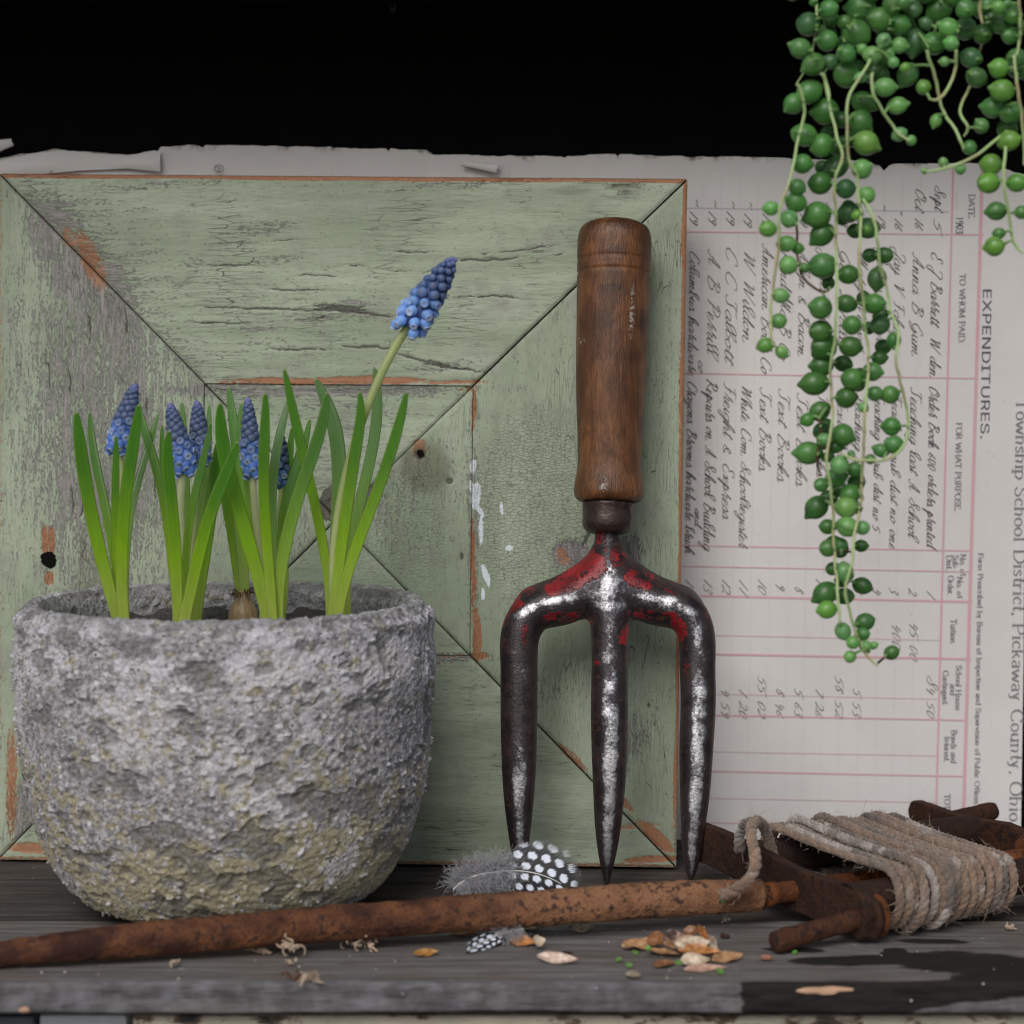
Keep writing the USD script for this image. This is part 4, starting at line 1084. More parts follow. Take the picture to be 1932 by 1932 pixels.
# clump at the left
A = plant(225, 'leftmost grape hyacinth in the pot, blue spike leaning right above two pairs of green leaves')
blade(A, [(480, 1860), (485, 1350), (540, 1000), (640, 650), (712, 398)], 62, -.010, .012, q1, 25, grey=.5)
blade(A, [(440, 1860), (385, 1400), (310, 1000), (240, 650), (222, 388)], 66, -.012, .004, q1, -20, grey=.3)
spike(A, (420, 650), (541, 222), 158, -.021, 70, q1, size=.9, dark=.2, stem=[(450, 1800), (448, 1300), (445, 900), (425, 650)], stem_w=13, seed=1)
blade(A, [(440, 1860), (405, 1500), (402, 1000), (407, 560)], 58, -.026, -.034, q1, 8)
blade(A, [(412, 1865), (330, 1560), (245, 1200), (172, 800), (120, 393)], 96, -.030, -.040, q1, -12)
blade(A, [(462, 1865), (448, 1400), (490, 900), (548, 520), (573, 338)], 96, -.032, -.046, q1, 14)
# second clump
Bp = plant(345, 'second grape hyacinth from the left, two blue spikes crossed by a broad leaf slanting right')
blade(Bp, [(840, 1800), (800, 1400), (720, 900), (640, 620), (590, 450), (565, 302)], 66, -.004, .010, q1, -15, grey=.1)
blade(Bp, [(920, 1850), (915, 1300), (905, 800), (880, 318)], 58, .004, .014, q1, 5, grey=.2)
blade(Bp, [(960, 1850), (1010, 1300), (1055, 800), (1076, 338)], 60, .006, .016, q1, 5, grey=.3)
blade(Bp, [(985, 1850), (1050, 1350), (1115, 900), (1150, 580)], 100, -.004, .006, q1, 10)
spike(Bp, (1015, 740), (990, 348), 128, -.006, 64, q1, size=.88, dark=.45, stem=[(940, 1830), (960, 1300), (990, 950), (1012, 740)], stem_w=13, seed=2)
spike(Bp, (905, 810), (798, 362), 150, -.022, 70, q1, size=.9, dark=.12, stem=[(895, 1840), (885, 1400), (872, 1000), (895, 810)], stem_w=17, stem_col=(.45, .47, .30), seed=3)
blade(Bp, [(840, 1850), (790, 1300), (745, 850), (740, 485)], 46, -.020, -.016, q1, -8)
blade(Bp, [(885, 1870), (905, 1500), (960, 1050), (1035, 740), (1090, 465)], 60, -.026, -.034, q1, 14, grey=.25)
blade(Bp, [(850, 1890), (838, 1500), (800, 1000), (778, 720), (790, 530)], 88, -.034, -.044, q1, -8)
blade(Bp, [(900, 1890), (985, 1500), (1110, 1060), (1215, 800), (1283, 610)], 94, -.036, -.050, q1, 10)
# bulb at the back
Cp = plant(456, 'grape hyacinth at the back of the pot standing on a bare brown bulb', .03)
cb = P(*q1(1320, 1800), .030)
m = lathe(np.array([(.0005, -.012), (.006, -.010), (.0088, -.004), (.0080, .003), (.0052, .0085), (.0034, .012), (.0030, .0145)]) * .84, 40, cb - np.array([0, 0, .0045]), (.02, 0, 1))
vv = m[0] + (fbm(m[0] * 500, 3, 4)[:, None] - .5) * .0008
part(Cp, 'bulb', (vv, m[1]), 'bulb_skin')
fz = []
for i in range(40):
    a = rng.uniform(0, 6.28); s0 = cb + np.array([math.cos(a) * .003, math.sin(a) * .003, .0065])
    fz.append(spline([s0, s0 + [math.cos(a) * .002, math.sin(a) * .002, rng.uniform(-.002, .003)], s0 + [math.cos(a) * .004, math.sin(a) * .004, rng.uniform(-.005, .001)]], 6))
hairs(Cp, 'dry_skin', fz, .00045, 'twig')
blade(Cp, [(1300, 1760), (1270, 1500), (1215, 1150), (1170, 900), (1150, 700)], 66, .029, .034, q1, -8)
blade(Cp, [(1322, 1760), (1320, 1500), (1290, 1150), (1300, 800), (1320, 400), (1325, 320)], 84, .028, .030, q1, 6, pale=.25)
# big clump right of the middle
D = plant(525, 'broad clump of grape hyacinth right of the bulb with one blue spike among wide leaves')
blade(D, [(1480, 1800), (1430, 1500), (1350, 1100), (1280, 700), (1245, 450), (1214, 210)], 76, -.006, .008, q1, -8, grey=.15)
blade(D, [(280, 1820), (340, 1500), (350, 1200), (362, 1050), (370, 940)], 42, .006, .012, q2, 6)
blade(D, [(310, 1820), (345, 1450), (400, 1170), (440, 1000), (462, 897)], 44, .008, .014, q2, 10)
blade(D, [(320, 1850), (325, 1600), (330, 1400), (390, 1150), (420, 1000)], 56, .002, .010, q2, 8)
spike(D, (325, 1225), (318, 985), 62, .012, 34, q2, dark=.6, size=.75, stem=[(310, 1800), (300, 1500), (322, 1225)], stem_w=10, seed=4)
blade(D, [(285, 1820), (270, 1450), (288, 1100), (325, 920), (357, 798)], 50, -.010, .002, q2, 16, grey=.7)
spike(D, (1385, 830), (1355, 322), 120, -.020, 66, q1, size=.88, dark=.22, stem=[(1500, 1820), (1440, 1400), (1400, 1050), (1388, 830)], stem_w=14, stem_col=(.42, .42, .26), seed=5)
blade(D, [(1450, 1700), (1400, 1200), (1310, 700), (1290, 480), (1312, 328)], 40, -.018, -.010, q1, 4)
blade(D, [(1490, 1865), (1410, 1520), (1275, 1050), (1178, 650), (1156, 328)], 104, -.032, -.042, q1, -12)
blade(D, [(1530, 1850), (1490, 1350), (1468, 800), (1477, 500), (1479, 256)], 80, -.036, -.046, q1, 4)
blade(D, [(300, 1880), (340, 1520), (425, 1220), (505, 980), (546, 765)], 66, -.034, -.050, q2, 12, grey=.35)
# clump at the right with the tall bloom
E = plant(630, 'tall grape hyacinth at right of the pot, its blue spike leaning high over the panel')
blade(E, [(620, 1800), (600, 1400), (605, 1150), (570, 900), (520, 770), (484, 697)], 74, .010, .012, q2, -14, grey=.75)
blade(E, [(640, 1830), (690, 1400), (765, 1080), (795, 850), (778, 638)], 58, .006, .010, q2, 14, grey=.6)
spike(E, (945, 450), (1172, 112), 188, -.030, 60, q2, loose=1, dark=-.10, size=.90, stem=[(580, 1860), (580, 1550), (655, 1120), (740, 860), (835, 640), (945, 450)], stem_w=16, stem_col=(.33, .36, .17), seed=6)
blade(E, [(560, 1870), (510, 1450), (440, 1140), (380, 880), (330, 647)], 50, -.022, -.030, q2, -10)
blade(E, [(575, 1865), (630, 1450), (690, 1050), (712, 880), (705, 760)], 58, -.030, -.036, q2, 4)
blade(E, [(600, 1880), (700, 1520), (815, 1210), (895, 960), (944, 762)], 58, -.034, -.044, q2, 10)
# dry roots and skins at the foot of the stems
for (u, v, y) in ((247, 1163, -.02), (375, 1160, -.02), (545, 1158, -.015), (612, 1158, -.02)):
    pass

# ------------------------------------------------------------------ hand fork leaning on the panel
T0 = G(1147, 1678)
FA = on_panel(1160, 440); topY = FA + PN * .0185
ez = topY - T0; ez /= np.linalg.norm(ez)
FN = np.array([0, -1.0, 0]); FN = FN - ez * (FN @ ez); FN /= np.linalg.norm(FN); ex = np.cross(ez, -FN); ex = -ex if ex[0] < 0 else ex
# straight vertical plane through the fork: ex is the picture's right
ex = np.array([1.0, 0, 0]); ey = np.cross(FN, ex); ey = ey if ey[2] > 0 else -ey
def fk(u, v):
    p = R(u, v, T0, FN) - T0
    return np.stack([p @ ex, p @ ey, np.zeros(np.shape(p)[:-1])], -1)
def fkw(q): return T0 + q[..., :1] * ex + q[..., 1:2] * ey + q[..., 2:] * FN
px = 1.0 / F * 1.035
fork = thing('hand_fork', 'old three-pronged hand fork with wooden handle and chipped red paint leaning on the panel', 'hand fork', T0)
def chain(uvr, n=40, bow=0.0, zoff=0.0):
    a = np.array(uvr, float)
    s = spline(a, n)
    q = fk(s[:, 0], s[:, 1]); q[:, 2] += zoff + bow * np.sin(np.linspace(0, np.pi, n))
    return q, np.maximum(s[:, 2], 1.5) * px
cL = chain([(1147, 1070, 33), (1108, 1110, 43), (1055, 1140, 42), (1012, 1152, 40), (986, 1184, 38), (979, 1250, 35.5), (979, 1320, 35), (979, 1400, 34), (979, 1500, 29), (980, 1580, 20), (981, 1640, 10), (981, 1664, 3)], 60, .004)
cR = chain([(1147, 1070, 33), (1188, 1110, 43), (1241, 1140, 42), (1284, 1152, 40), (1309, 1184, 36), (1315, 1250, 34), (1316, 1320, 33.5), (1313, 1400, 32.5), (1310, 1500, 28), (1306, 1580, 21), (1304, 1640, 11), (1303, 1664, 3)], 60, .004)
cC = chain([(1146, 1000, 25), (1147, 1060, 27), (1149, 1130, 38), (1150, 1200, 36), (1149, 1300, 35), (1149, 1400, 34.5), (1148, 1500, 29.5), (1146, 1580, 22), (1145, 1640, 11), (1145, 1674, 3)], 60, .0065)
web = [chain([(1147, 1050, 25), (1147, 1110, 40)], 8), chain([(1112, 1085, 26), (1062, 1118, 32), (1010, 1138, 30)], 14), chain([(1184, 1085, 26), (1232, 1118, 32), (1284, 1138, 30)], 14)]
h = .00085
allp = np.vstack([c[0] for c in (cL, cR, cC)])
lo = allp.min(0) - .014; hi = allp.max(0) + .014
gx, gy, gz = [np.arange(l, u_ + h, h) for l, u_ in zip(lo, hi)]
Xg = np.stack(np.meshgrid(gx, gy, gz, indexing='ij'), -1)
val = None
for q, r_ in (cL, cR, cC):
    d_ = capsule_field(Xg, q, r_); val = d_ if val is None else smin(val, d_, .006)
for q, r_ in web:
    Xs = Xg.copy(); Xs[..., 2] *= 1.5
    val = smin(val, capsule_field(Xs, q * [1, 1, 1.5], r_), .006)
v, f = surface_nets(val, lo, h)
del Xg, val, Xs
tm = trimesh.Trimesh(v, f, process=False)
trimesh.smoothing.filter_taubin(tm, .5, .52, 10)
loc = np.array(tm.vertices); nrmv = np.array(tm.vertex_normals)
wv = fkw(loc); uv = proj(wv)
# polished ridges face the front; red paint survives at the head
nfront = nrmv[:, 2]; lat = nrmv[:, 0]
loc_d = np.minimum(np.minimum(np.abs(uv[:, 0] - 979), np.abs(uv[:, 0] - 1149)), np.abs(uv[:, 0] - 1312))
lowd = sstep(1230, 1420, uv[:, 1])
ridge = sstep(.80, 1.0, nfront)
tine = np.where(uv[:, 0] > 1240, 1, np.where(uv[:, 0] < 1060, -1, 0))
wear = ridge * np.where(tine == 0, .36 + .50 * lowd, np.where(tine == 1, .42 + .36 * lowd, .14 + .66 * sstep(1380, 1480, uv[:, 1])))
arch = np.zeros(len(uv))
for (u, v_, rx, ry, a) in ((1000, 1148, 34, 10, -28), (1060, 1132, 50, 8, -8), (1235, 1128, 55, 9, 8), (1296, 1150, 30, 11, 35), (1318, 1200, 12, 40, 0), (1150, 1115, 22, 30, 0), (1150, 1140, 40, 14, 0)):
    arch = np.maximum(arch, blob(uv, u, v_, rx, ry, a, .7))
wear = np.maximum(wear, arch * .66 * sstep(.35, .75, nfront))
tip = sstep(1600, 1650, uv[:, 1]); wear = np.maximum(wear, tip * .45 * ridge)
red = np.zeros(len(uv))
for (u, v_, rx, ry, a, s_) in ((1085, 1085, 70, 30, -30, .75), (1120, 1060, 24, 40, -20, .8), (1136, 1018, 16, 40, 0, .62), (1165, 1050, 20, 26, 0, .62), (1205, 1095, 45, 24, 28, .62), (1270, 1115, 40, 18, 20, .4), (985, 1130, 40, 30, -40, .68), (955, 1180, 12, 60, 0, .5), (950, 1270, 8, 60, 0, .45), (1060, 1165, 60, 14, 0, .62),
        (990, 1195, 8, 34, 6, .6), (1235, 1160, 50, 12, 5, .70), (1282, 1185, 16, 36, -20, .78), (1296, 1240, 10, 40, 0, .62), (1175, 1195, 14, 34, 0, .66), (1018, 1190, 12, 24, 20, .5), (1330, 1150, 16, 40, 0, .42), (1152, 1142, 10, 9, 0, .72), (1125, 1252, 8, 8, 0, .5), (1116, 1190, 8, 30, 0, .45)):
    red = np.maximum(red, blob(uv, u, v_, rx, ry, a, .6) * s_)
red = red - arch * .3
part(fork, 'fork_head', (wv, f), 'fork_steel', msk=np.stack([wear, red, red * 0], 1))
# handle, ferrule: turned about a slightly leaning axis
ha, hb = fk(1160, 420), fk(1147.5, 945)
hz = .0012
ha[2] = hb[2] = hz
axis = (ha - hb); HL = np.linalg.norm(axis); axis /= HL
def hp(v_): return (945 - v_) / 525 * HL
hprof = [(0, 418), (30, 418.5), (52, 423), (66, 434), (71, 450), (72, 475), (71.5, 520), (70.2, 600), (68.5, 680), (65.5, 770), (62.5, 830), (61.5, 865), (62.5, 893), (66, 912), (67.5, 928), (66, 938), (60, 945), (48, 947.5), (20, 948)]
pr = np.array([(r_ * px, hp(v_)) for r_, v_ in hprof])
pr = spline(pr, 240); pr[:, 0] = np.maximum(pr[:, 0], 0)
m = lathe(pr, 110, hb, axis)
lv = m[0]
lv = lv + np.stack([fbm(lv * np.array([60, 25, 60]) + q, 3, 21 + q) - .5 for q in range(3)], 1) * .0007
for gv, dp in ((496, .00035), (520, .0005)):                    # two turned rings
    hh = (lv - hb) @ axis
    rr_ = lv - hb - hh[:, None] * axis
    lv = lv - rr_ / np.maximum(np.linalg.norm(rr_, axis=1, keepdims=True), 1e-9) * (dp * np.exp(-((hh - hp(gv)) / .0007) ** 2))[:, None]
wv = fkw(lv); uv = proj(wv)
dk = np.maximum(sstep(455, 425, uv[:, 1]) * .55, sstep(905, 938, uv[:, 1]) * .5)
dk = np.maximum(dk, .5 * np.exp(-((uv[:, 1] - 520) / 2.0) ** 2)); dk = np.maximum(dk, .3 * np.exp(-((uv[:, 1] - 496) / 1.8) ** 2))
for a in ((1140, 680, 26, 14, 0), (1170, 820, 12, 16, 20), (1150, 600, 30, 40, 0), (1210, 800, 14, 80, 0), (1110, 925, 20, 10, 0), (1165, 470, 16, 14, 0), (1100, 640, 6, 10, 0), (1215, 600, 16, 150, 0), (1185, 720, 14, 60, 5), (1150, 540, 40, 12, 0), (1120, 760, 12, 40, 0)):
    dk = np.maximum(dk, blob(uv, *a, .8) * .5)
sc = np.maximum(blob(uv, 1192, 590, 4, 45, 3, .5), np.maximum(blob(uv, 1138, 915, 6, 12, 0, .6), blob(uv, 1097, 643, 5, 6, 0, .5)))
part(fork, 'handle', (wv, m[1][:, ::-1]), 'handle_wood', msk=np.stack([dk, sc, dk * 0], 1))
cr = lathe(np.array([(61 * px, hp(516)), (71.4 * px, hp(518)), (71.9 * px, hp(519.2)), (71.4 * px, hp(520.5)), (61 * px, hp(522))]), 8, hb, axis)
fprof = [(20, 946), (45, 946), (49, 949), (49.5, 956), (48.5, 965), (48.8, 985), (48, 992), (44, 1000), (36, 1005), (26, 1006)]
pr = np.array([(r_ * px, hp(v_)) for r_, v_ in fprof])
m = lathe(spline(pr, 60), 90, hb, axis)
part(fork, 'ferrule', (fkw(m[0] + (fbm(m[0] * 300, 3, 5)[:, None] - .5) * .0006), m[1][:, ::-1]), 'ferrule_steel')
# ------------------------------------------------------------------ rusty garden line reel with its stake
FR = P(1612, 1748, -.075)
BK = P(1300, 1602, .038)
bdir = BK - FR; bdir[2] = 0; BL = np.linalg.norm(bdir); bdir /= BL
adir = np.array([bdir[1], -bdir[0], 0.0])
RO = np.array([FR[0], FR[1], 0.0])
def rl(a, b, z): return RO + np.asarray(a)[..., None] * adir + np.asarray(b)[..., None] * bdir + np.asarray(z)[..., None] * np.array([0, 0, 1.0])
reel = thing('garden_line_reel', 'rusty iron garden line reel with long stake lying across the front of the shelf', 'line reel', RO)
def rough(m, amp=.0005, fr=240, seed=1):
    v = np.asarray(m[0], float)
    d = np.stack([fbm(v * fr + 9 * q, 4, seed + q) - .5 for q in range(3)], 1)
    return v + d * 2 * amp, m[1]
# stake: pin flattened and tapering to the left
su = [(-60, 1806, 23, -.1185), (0, 1800, 25, -.116), (120, 1787, 28.5, -.1115), (230, 1776, 32.5, -.107), (330, 1768, 33.5, -.1025), (520, 1751, 34, -.094), (700, 1737, 34.5, -.0855), (900, 1722, 34.5, -.076), (1080, 1709, 34.5, -.067), (1250, 1697, 34, -.058), (1350, 1692, 33, -.0525), (1436, 1689, 29, -.047)]
su = np.array(su); ss = spline(su, 240)
sp = P(ss[:, 0], ss[:, 1], ss[:, 3]); sr = ss[:, 2] * (1 + ss[:, 3]) / F * 1.0
sp[:, 2] = np.maximum(sp[:, 2], sr * .97 + .0004)
m = tube(sp, sr, 44)
v = m[0]
n1 = fbm(v * np.array([120, 200, 200]), 4, 3) - .5; n2 = fbm(v * 420, 3, 4) - .5
cidx = np.clip(np.arange(len(v)) // 44, 0, 239)
rd = v - sp[cidx]; rd /= np.maximum(np.linalg.norm(rd, axis=1, keepdims=True), 1e-9)
v = v + rd * (n1 * .0012 + n2 * .0011)[:, None]
u_ = proj(v)[:, 0]
part(reel, 'stake', (v, m[1]), 'rust_stake', msk=np.stack([sstep(780, 1130, u_) * .95 + .05, u_ * 0, u_ * 0], 1))
HC = sp[-1]                                                       # where the stake meets the near bar
# axle from the stake through both bars
hb_ = (HC - RO) @ bdir; ha_ = (HC - RO) @ adir; hz_ = HC[2]
BARB = .136
ax_p = rl(np.linspace(ha_ - .002, BARB + .01, 30), np.full(30, hb_), np.linspace(hz_, hz_ + .001, 30))
part(reel, 'axle', rough(tube(ax_p, .0046, 20), .0003), 'rust_frame', msk=(.65, 0, 0))
def flat_bar(a0, b0, b1, zc, hh, th, bend=0.0, seed=0, knob=0):
    """forged flat bar standing on edge along b, ends rounded, slightly waisted"""
    n = 90
    s = np.linspace(0, 1, n)
    b = b0 + (b1 - b0) * s
    z = np.interp(s, [0, 1], zc) + .0008 * np.sin(s * 9 + seed)
    a = a0 + bend * np.sin(s * np.pi) + .0006 * np.sin(s * 7 + seed)
    p = rl(a, b, z)
    H = np.interp(s, [0, .08, .3, .5, .7, .92, 1], hh) / 2
    H = H * np.sqrt(np.clip(1 - np.clip((np.abs(s - .5) - .47) / .03, 0, 1) ** 2, .02, 1))
    k = 28; c = ring(k); sec = np.sign(c) * np.abs(c) ** .13
    m = section_sweep(p, sec, np.full(n, th / 2), H, n=np.tile([0, 0, 1.0], (n, 1)), b=np.tile(adir, (n, 1)))
    return rough(m, .0003, 420, seed)
part(reel, 'crossbar', flat_bar(.0, -.010, BL + .004, (.0112, .0215), (.019, .0195, .0185, .0205, .0185, .018, .016), .0054, .001, 1), 'rust_frame', msk=(.05, 0, 0))
part(reel, 'crossbar', flat_bar(BARB, -.006, BL + .004, (.0128, .0200), (.014, .0145, .014, .0185, .014, .0135, .012), .0054, .001, 4), 'rust_frame', msk=(.12, 0, 0))
# collar and washer on the near bar
part(reel, 'collar', rough(tube(rl(np.array([ha_ + .001, ha_ + .0075]), np.full(2, hb_), np.full(2, hz_)), .0052, 26), .0003), 'rust_frame', msk=(.8, 0, 0))
# near grip with riveted disc at the front end of the near bar
g0, g1 = P(1588, 1757, -.0835), P(1458, 1779, -.0945)
g0 = rl(-.0005, -.0030, .0110); gp = spline([g0, g0 * .7 + g1 * .3, g0 * .4 + g1 * .6, g1], 40)
gr = np.interp(np.linspace(0, 1, 40), [0, .2, .5, .85, .97, 1], [.0042, .0043, .0043, .0047, .0047, .0030])
part(reel, 'grip', rough(tube(gp, gr, 28), .0006, 300, 8), 'rust_frame', msk=(.16, 0, 0))
for k, (aa, w_, rr_) in enumerate(((.0042, .0030, .0098), (.0086, .0026, .0092))):
    pr = np.array([(0, -w_ / 2), (rr_ * .8, -w_ / 2), (rr_, -w_ / 4), (rr_, w_ / 4), (rr_ * .8, w_ / 2), (0, w_ / 2)])
    part(reel, 'rivet_disc', rough(lathe(spline(pr, 30), 36, rl(aa, -.0035, .0112), adir), .0003), 'rust_frame', msk=(.08 + .4 * k, 0, 0))
# far grip pointing away to the right at the back of the far bar
f0 = rl(BARB, BL * .84, .020); f1 = f0 + adir * .032 + np.array([0, 0, .0015])
fp = np.linspace(f0, f1, 30)
part(reel, 'grip', rough(tube(fp, np.interp(np.linspace(0, 1, 30), [0, .1, .9, .97, 1], [.0034, .0036, .0046, .0042, .0028]), 26), .0004, 300, 9), 'rust_frame', msk=(.1, 0, 0))
# boss where the axle leaves the far bar
pr = np.array([(0, -.006), (.008, -.006), (.0092, -.003), (.0085, .006), (.006, .010), (0, .0105)])
part(reel, 'boss', rough(lathe(spline(pr, 34), 34, rl(BARB, hb_, .0165), adir), .0005), 'rust_frame', msk=(.5, 0, 0))
# rails that carry the twine
RF, RB = .004, .086
part(reel, 'rail', rough(tube(rl(np.array([-.001, BARB + .001]), np.full(2, RF), np.array([.0165, .0175])), .0078, 26), .0005, 200, 3), 'rust_frame', msk=(.0, 0, 0))
part(reel, 'rail', rough(tube(rl(np.array([-.001, BARB + .001]), np.full(2, RB), np.array([.0185, .0185])), .0078, 26), .0005, 200, 5), 'rust_frame', msk=(.0, 0, 0))

# ------------------------------------------------------------------ twine: three plies laid round each other along the whole winding
tw = thing('twine', 'hairy brown and grey jute twine wound round the rusty line reel', 'twine', RO)
def loop_pt(th, a, swell, bsh=0.0):
    """stadium round both rails; th in turns, starting at the front bottom"""
    r = .0118 + swell
    L = RB - RF; per = 2 * L + 2 * np.pi * r
    s = (th % 1.0) * per
    h = np.pi * r
    b = np.empty_like(s); z = np.empty_like(s)
    c = s < h                                    # front half circle, bottom to top
    ang = s[c] / r; b[c] = RF - r[c] * np.sin(ang) if np.ndim(r) else RF - r * np.sin(ang); z[c] = -(r[c] if np.ndim(r) else r) * np.cos(ang)
    return b, z
def wind(a_of, r_of, t0, t1, n):
    th = np.linspace(t0, t1, n)
    r = r_of(th); L = RB - RF
    fr = (th % 1.0)
    # keyed by fractions of the turn: front curl .0-.28, top .28-.5, back curl .5-.78, bottom .78-1
    b = np.empty(n); z = np.empty(n)
    q = fr < .28; g = fr[q] / .28 * np.pi; b[q] = RF - r[q] * np.sin(g); z[q] = .0168 - r[q] * np.cos(g)
    q = (fr >= .28) & (fr < .5); g = (fr[q] - .28) / .22; b[q] = RF + L * g; z[q] = .0168 + r[q] + .0022 * g - .0012 * np.sin(g * np.pi)
    q = (fr >= .5) & (fr < .78); g = (fr[q] - .5) / .28 * np.pi; b[q] = RB + r[q] * np.sin(g); z[q] = .0190 + r[q] * np.cos(g)
    q = fr >= .78; g = (fr[q] - .78) / .22; b[q] = RB - L * g; z[q] = .0190 - .0022 * g - r[q] + .0006
    a = a_of(th)
    return rl(a, b, z)
def twist_rope(path, R, pitch, seed, sides=7):
    d = np.r_[0, np.cumsum(np.linalg.norm(np.diff(path, axis=0), axis=1))]
    n = int(d[-1] / .0011)
    s = np.linspace(0, d[-1], n)
    p = np.stack([np.interp(s, d, path[:, k]) for k in range(3)], 1)
    for k in range(3): p[2:-2, k] = np.convolve(p[:, k], np.ones(5) / 5, 'valid')
    t, nn_, bb = frames(p)
    out = []
    w = 1 + .35 * (fbm(np.stack([s * 90, s * 0, s * 0 + seed], -1), 3, seed) - .5)
    for k in range(3):
        ph = 2 * np.pi * (s / pitch + k / 3) + 1.5 * (fbm(np.stack([s * 25, s * 0, s * 0], -1), 2, seed + 1) - .5)
        q = p + (np.cos(ph)[:, None] * nn_ + np.sin(ph)[:, None] * bb) * (R * .44 * w)[:, None]
        rr_ = R * .60 * w * (1 + .25 * (fbm(np.stack([s * 160, s * 0 + k, s * 0], -1), 2, seed + 5) - .5))
        out.append(tube(q, rr_, sides))
    tone = fbm(np.stack([s * 11, s * 0, s * 0], -1), 3, seed + 8)
    tone2 = fbm(np.stack([s * 60, s * 0, s * 0], -1), 3, seed + 9)
    return out, p, tone, tone2
def twine_col(tone, tone2):
    grey, tan, pale = np.array([.15, .125, .108]), np.array([.255, .175, .125]), np.array([.44, .40, .37])
    k = sstep(.42, .58, tone)[:, None]
    c = grey * (1 - k) + tan * k
    k2 = sstep(.62, .72, tone)[:, None] * 0 + sstep(.66, .74, fbm(np.stack([tone * 9, tone2 * 3, tone * 0], -1), 2, 3))[:, None]
    return (c * (1 - k2) + pale * k2) * (.75 + .5 * tone2[:, None])
fuzz, fuzzw = [], []
def add_rope(path, R, pitch, seed, name='strand'):
    ms, p, tone, tone2 = twist_rope(path, R, pitch, seed)
    c1 = twine_col(tone, tone2)
    if seed in (203, 204): c1 = c1 * .35 + .65 * np.array([.47, .44, .42]) * (.8 + .4 * tone2[:, None])
    cols = []
    for k, m_ in enumerate(ms):
        cc = np.repeat(c1, 7, 0) * (1 + .14 * (k - 1))
        cols.append(np.vstack([cc, cc[:1], cc[-1:]]))
    mesh = join(ms)
    part(tw, name, mesh, 'jute', col=np.vstack(cols))
    r_ = np.random.default_rng(seed + 50)
    for i in range(int(len(p) * 2.6)):
        j = r_.integers(0, len(p) - 1)
        o = p[j] + r_.normal(size=3) * R * .55
        dr = r_.normal(size=3); tdir = p[min(j + 1, len(p) - 1)] - p[j]; tdir /= np.linalg.norm(tdir) + 1e-9
        long = r_.random() < .035
        ln = r_.uniform(.004, .011) if long else r_.uniform(.0012, .0038)
        d1 = tdir * r_.choice([-1, 1]) * 1.0 + dr * .55; d1 /= np.linalg.norm(d1)
        d2 = d1 + r_.normal(size=3) * .8
        c = spline([o, o + d1 * ln * .5, o + d1 * ln * .6 + d2 * ln * .4], 5)
        c[:, 2] = np.maximum(c[:, 2], .0006)
        fuzz.append(c)
TURNS = 15
jit = rng.normal(0, .0004, 40)
A_S, A_E = .0175, .0835
def a_of(th): return A_S + (A_E - A_S) * th / TURNS + np.interp(th, np.arange(40) * .5, jit) + .0045 * np.clip(.5 - np.abs((th % 1) - .5), 0, .5) * 0 + .010 * (1 - np.abs(((th % 1) - .64)) * 2) * np.clip(th / TURNS * .9 + .1, 0, 1)
def r_of(th): return .0118 + .0011 * np.sin(th * 5.1) * .4 + .0016 * (th / TURNS * (1 - th / TURNS)) * 4 * 0 + .0008 * np.sin(th * 1.7)
for k in range(TURNS):                                            # one strand of the skein per turn
    path = wind(a_of, r_of, k + .0, k + 1.012, 420)
    add_rope(path, .00198, .0094, 200 + k)
# a few upper turns crossing the first layer
def a_of2(th): return A_S + .018 + .034 * th / 5 + .012 * np.sin(th * 1.3) * .3
for k in range(2):
    add_rope(wind(lambda th: A_S + .012 + k * .0135 + .006 * ((th % 1) - .3) + .010 * (1 - np.abs(((th % 1) - .64)) * 2) * .5, lambda th: .0148 + 0 * th, .02, .98, 300), .00215, .0105, 240 + k)
# loose end looped over the near bar and down on to the stake
lp = [P(1466, 1640, -.012), P(1452, 1590, -.014), P(1440, 1558, -.022), P(1424, 1550, -.034), P(1417, 1572, -.046), P(1424, 1610, -.056), P(1424, 1640, -.062), P(1408, 1664, -.0655), P(1386, 1680, -.0655), P(1360, 1690, -.0645)]
add_rope(spline(lp, 160), .0026, .0115, 270, 'loose_end')
lp = [P(1397, 1606, -.016), P(1394, 1585, -.017), P(1400, 1562, -.022), P(1416, 1551, -.028), P(1430, 1553, -.028)]
add_rope(spline(lp, 80), .0025, .0115, 280, 'loose_end')
hairs(tw, 'fibres', fuzz, .00021, 'fibre')
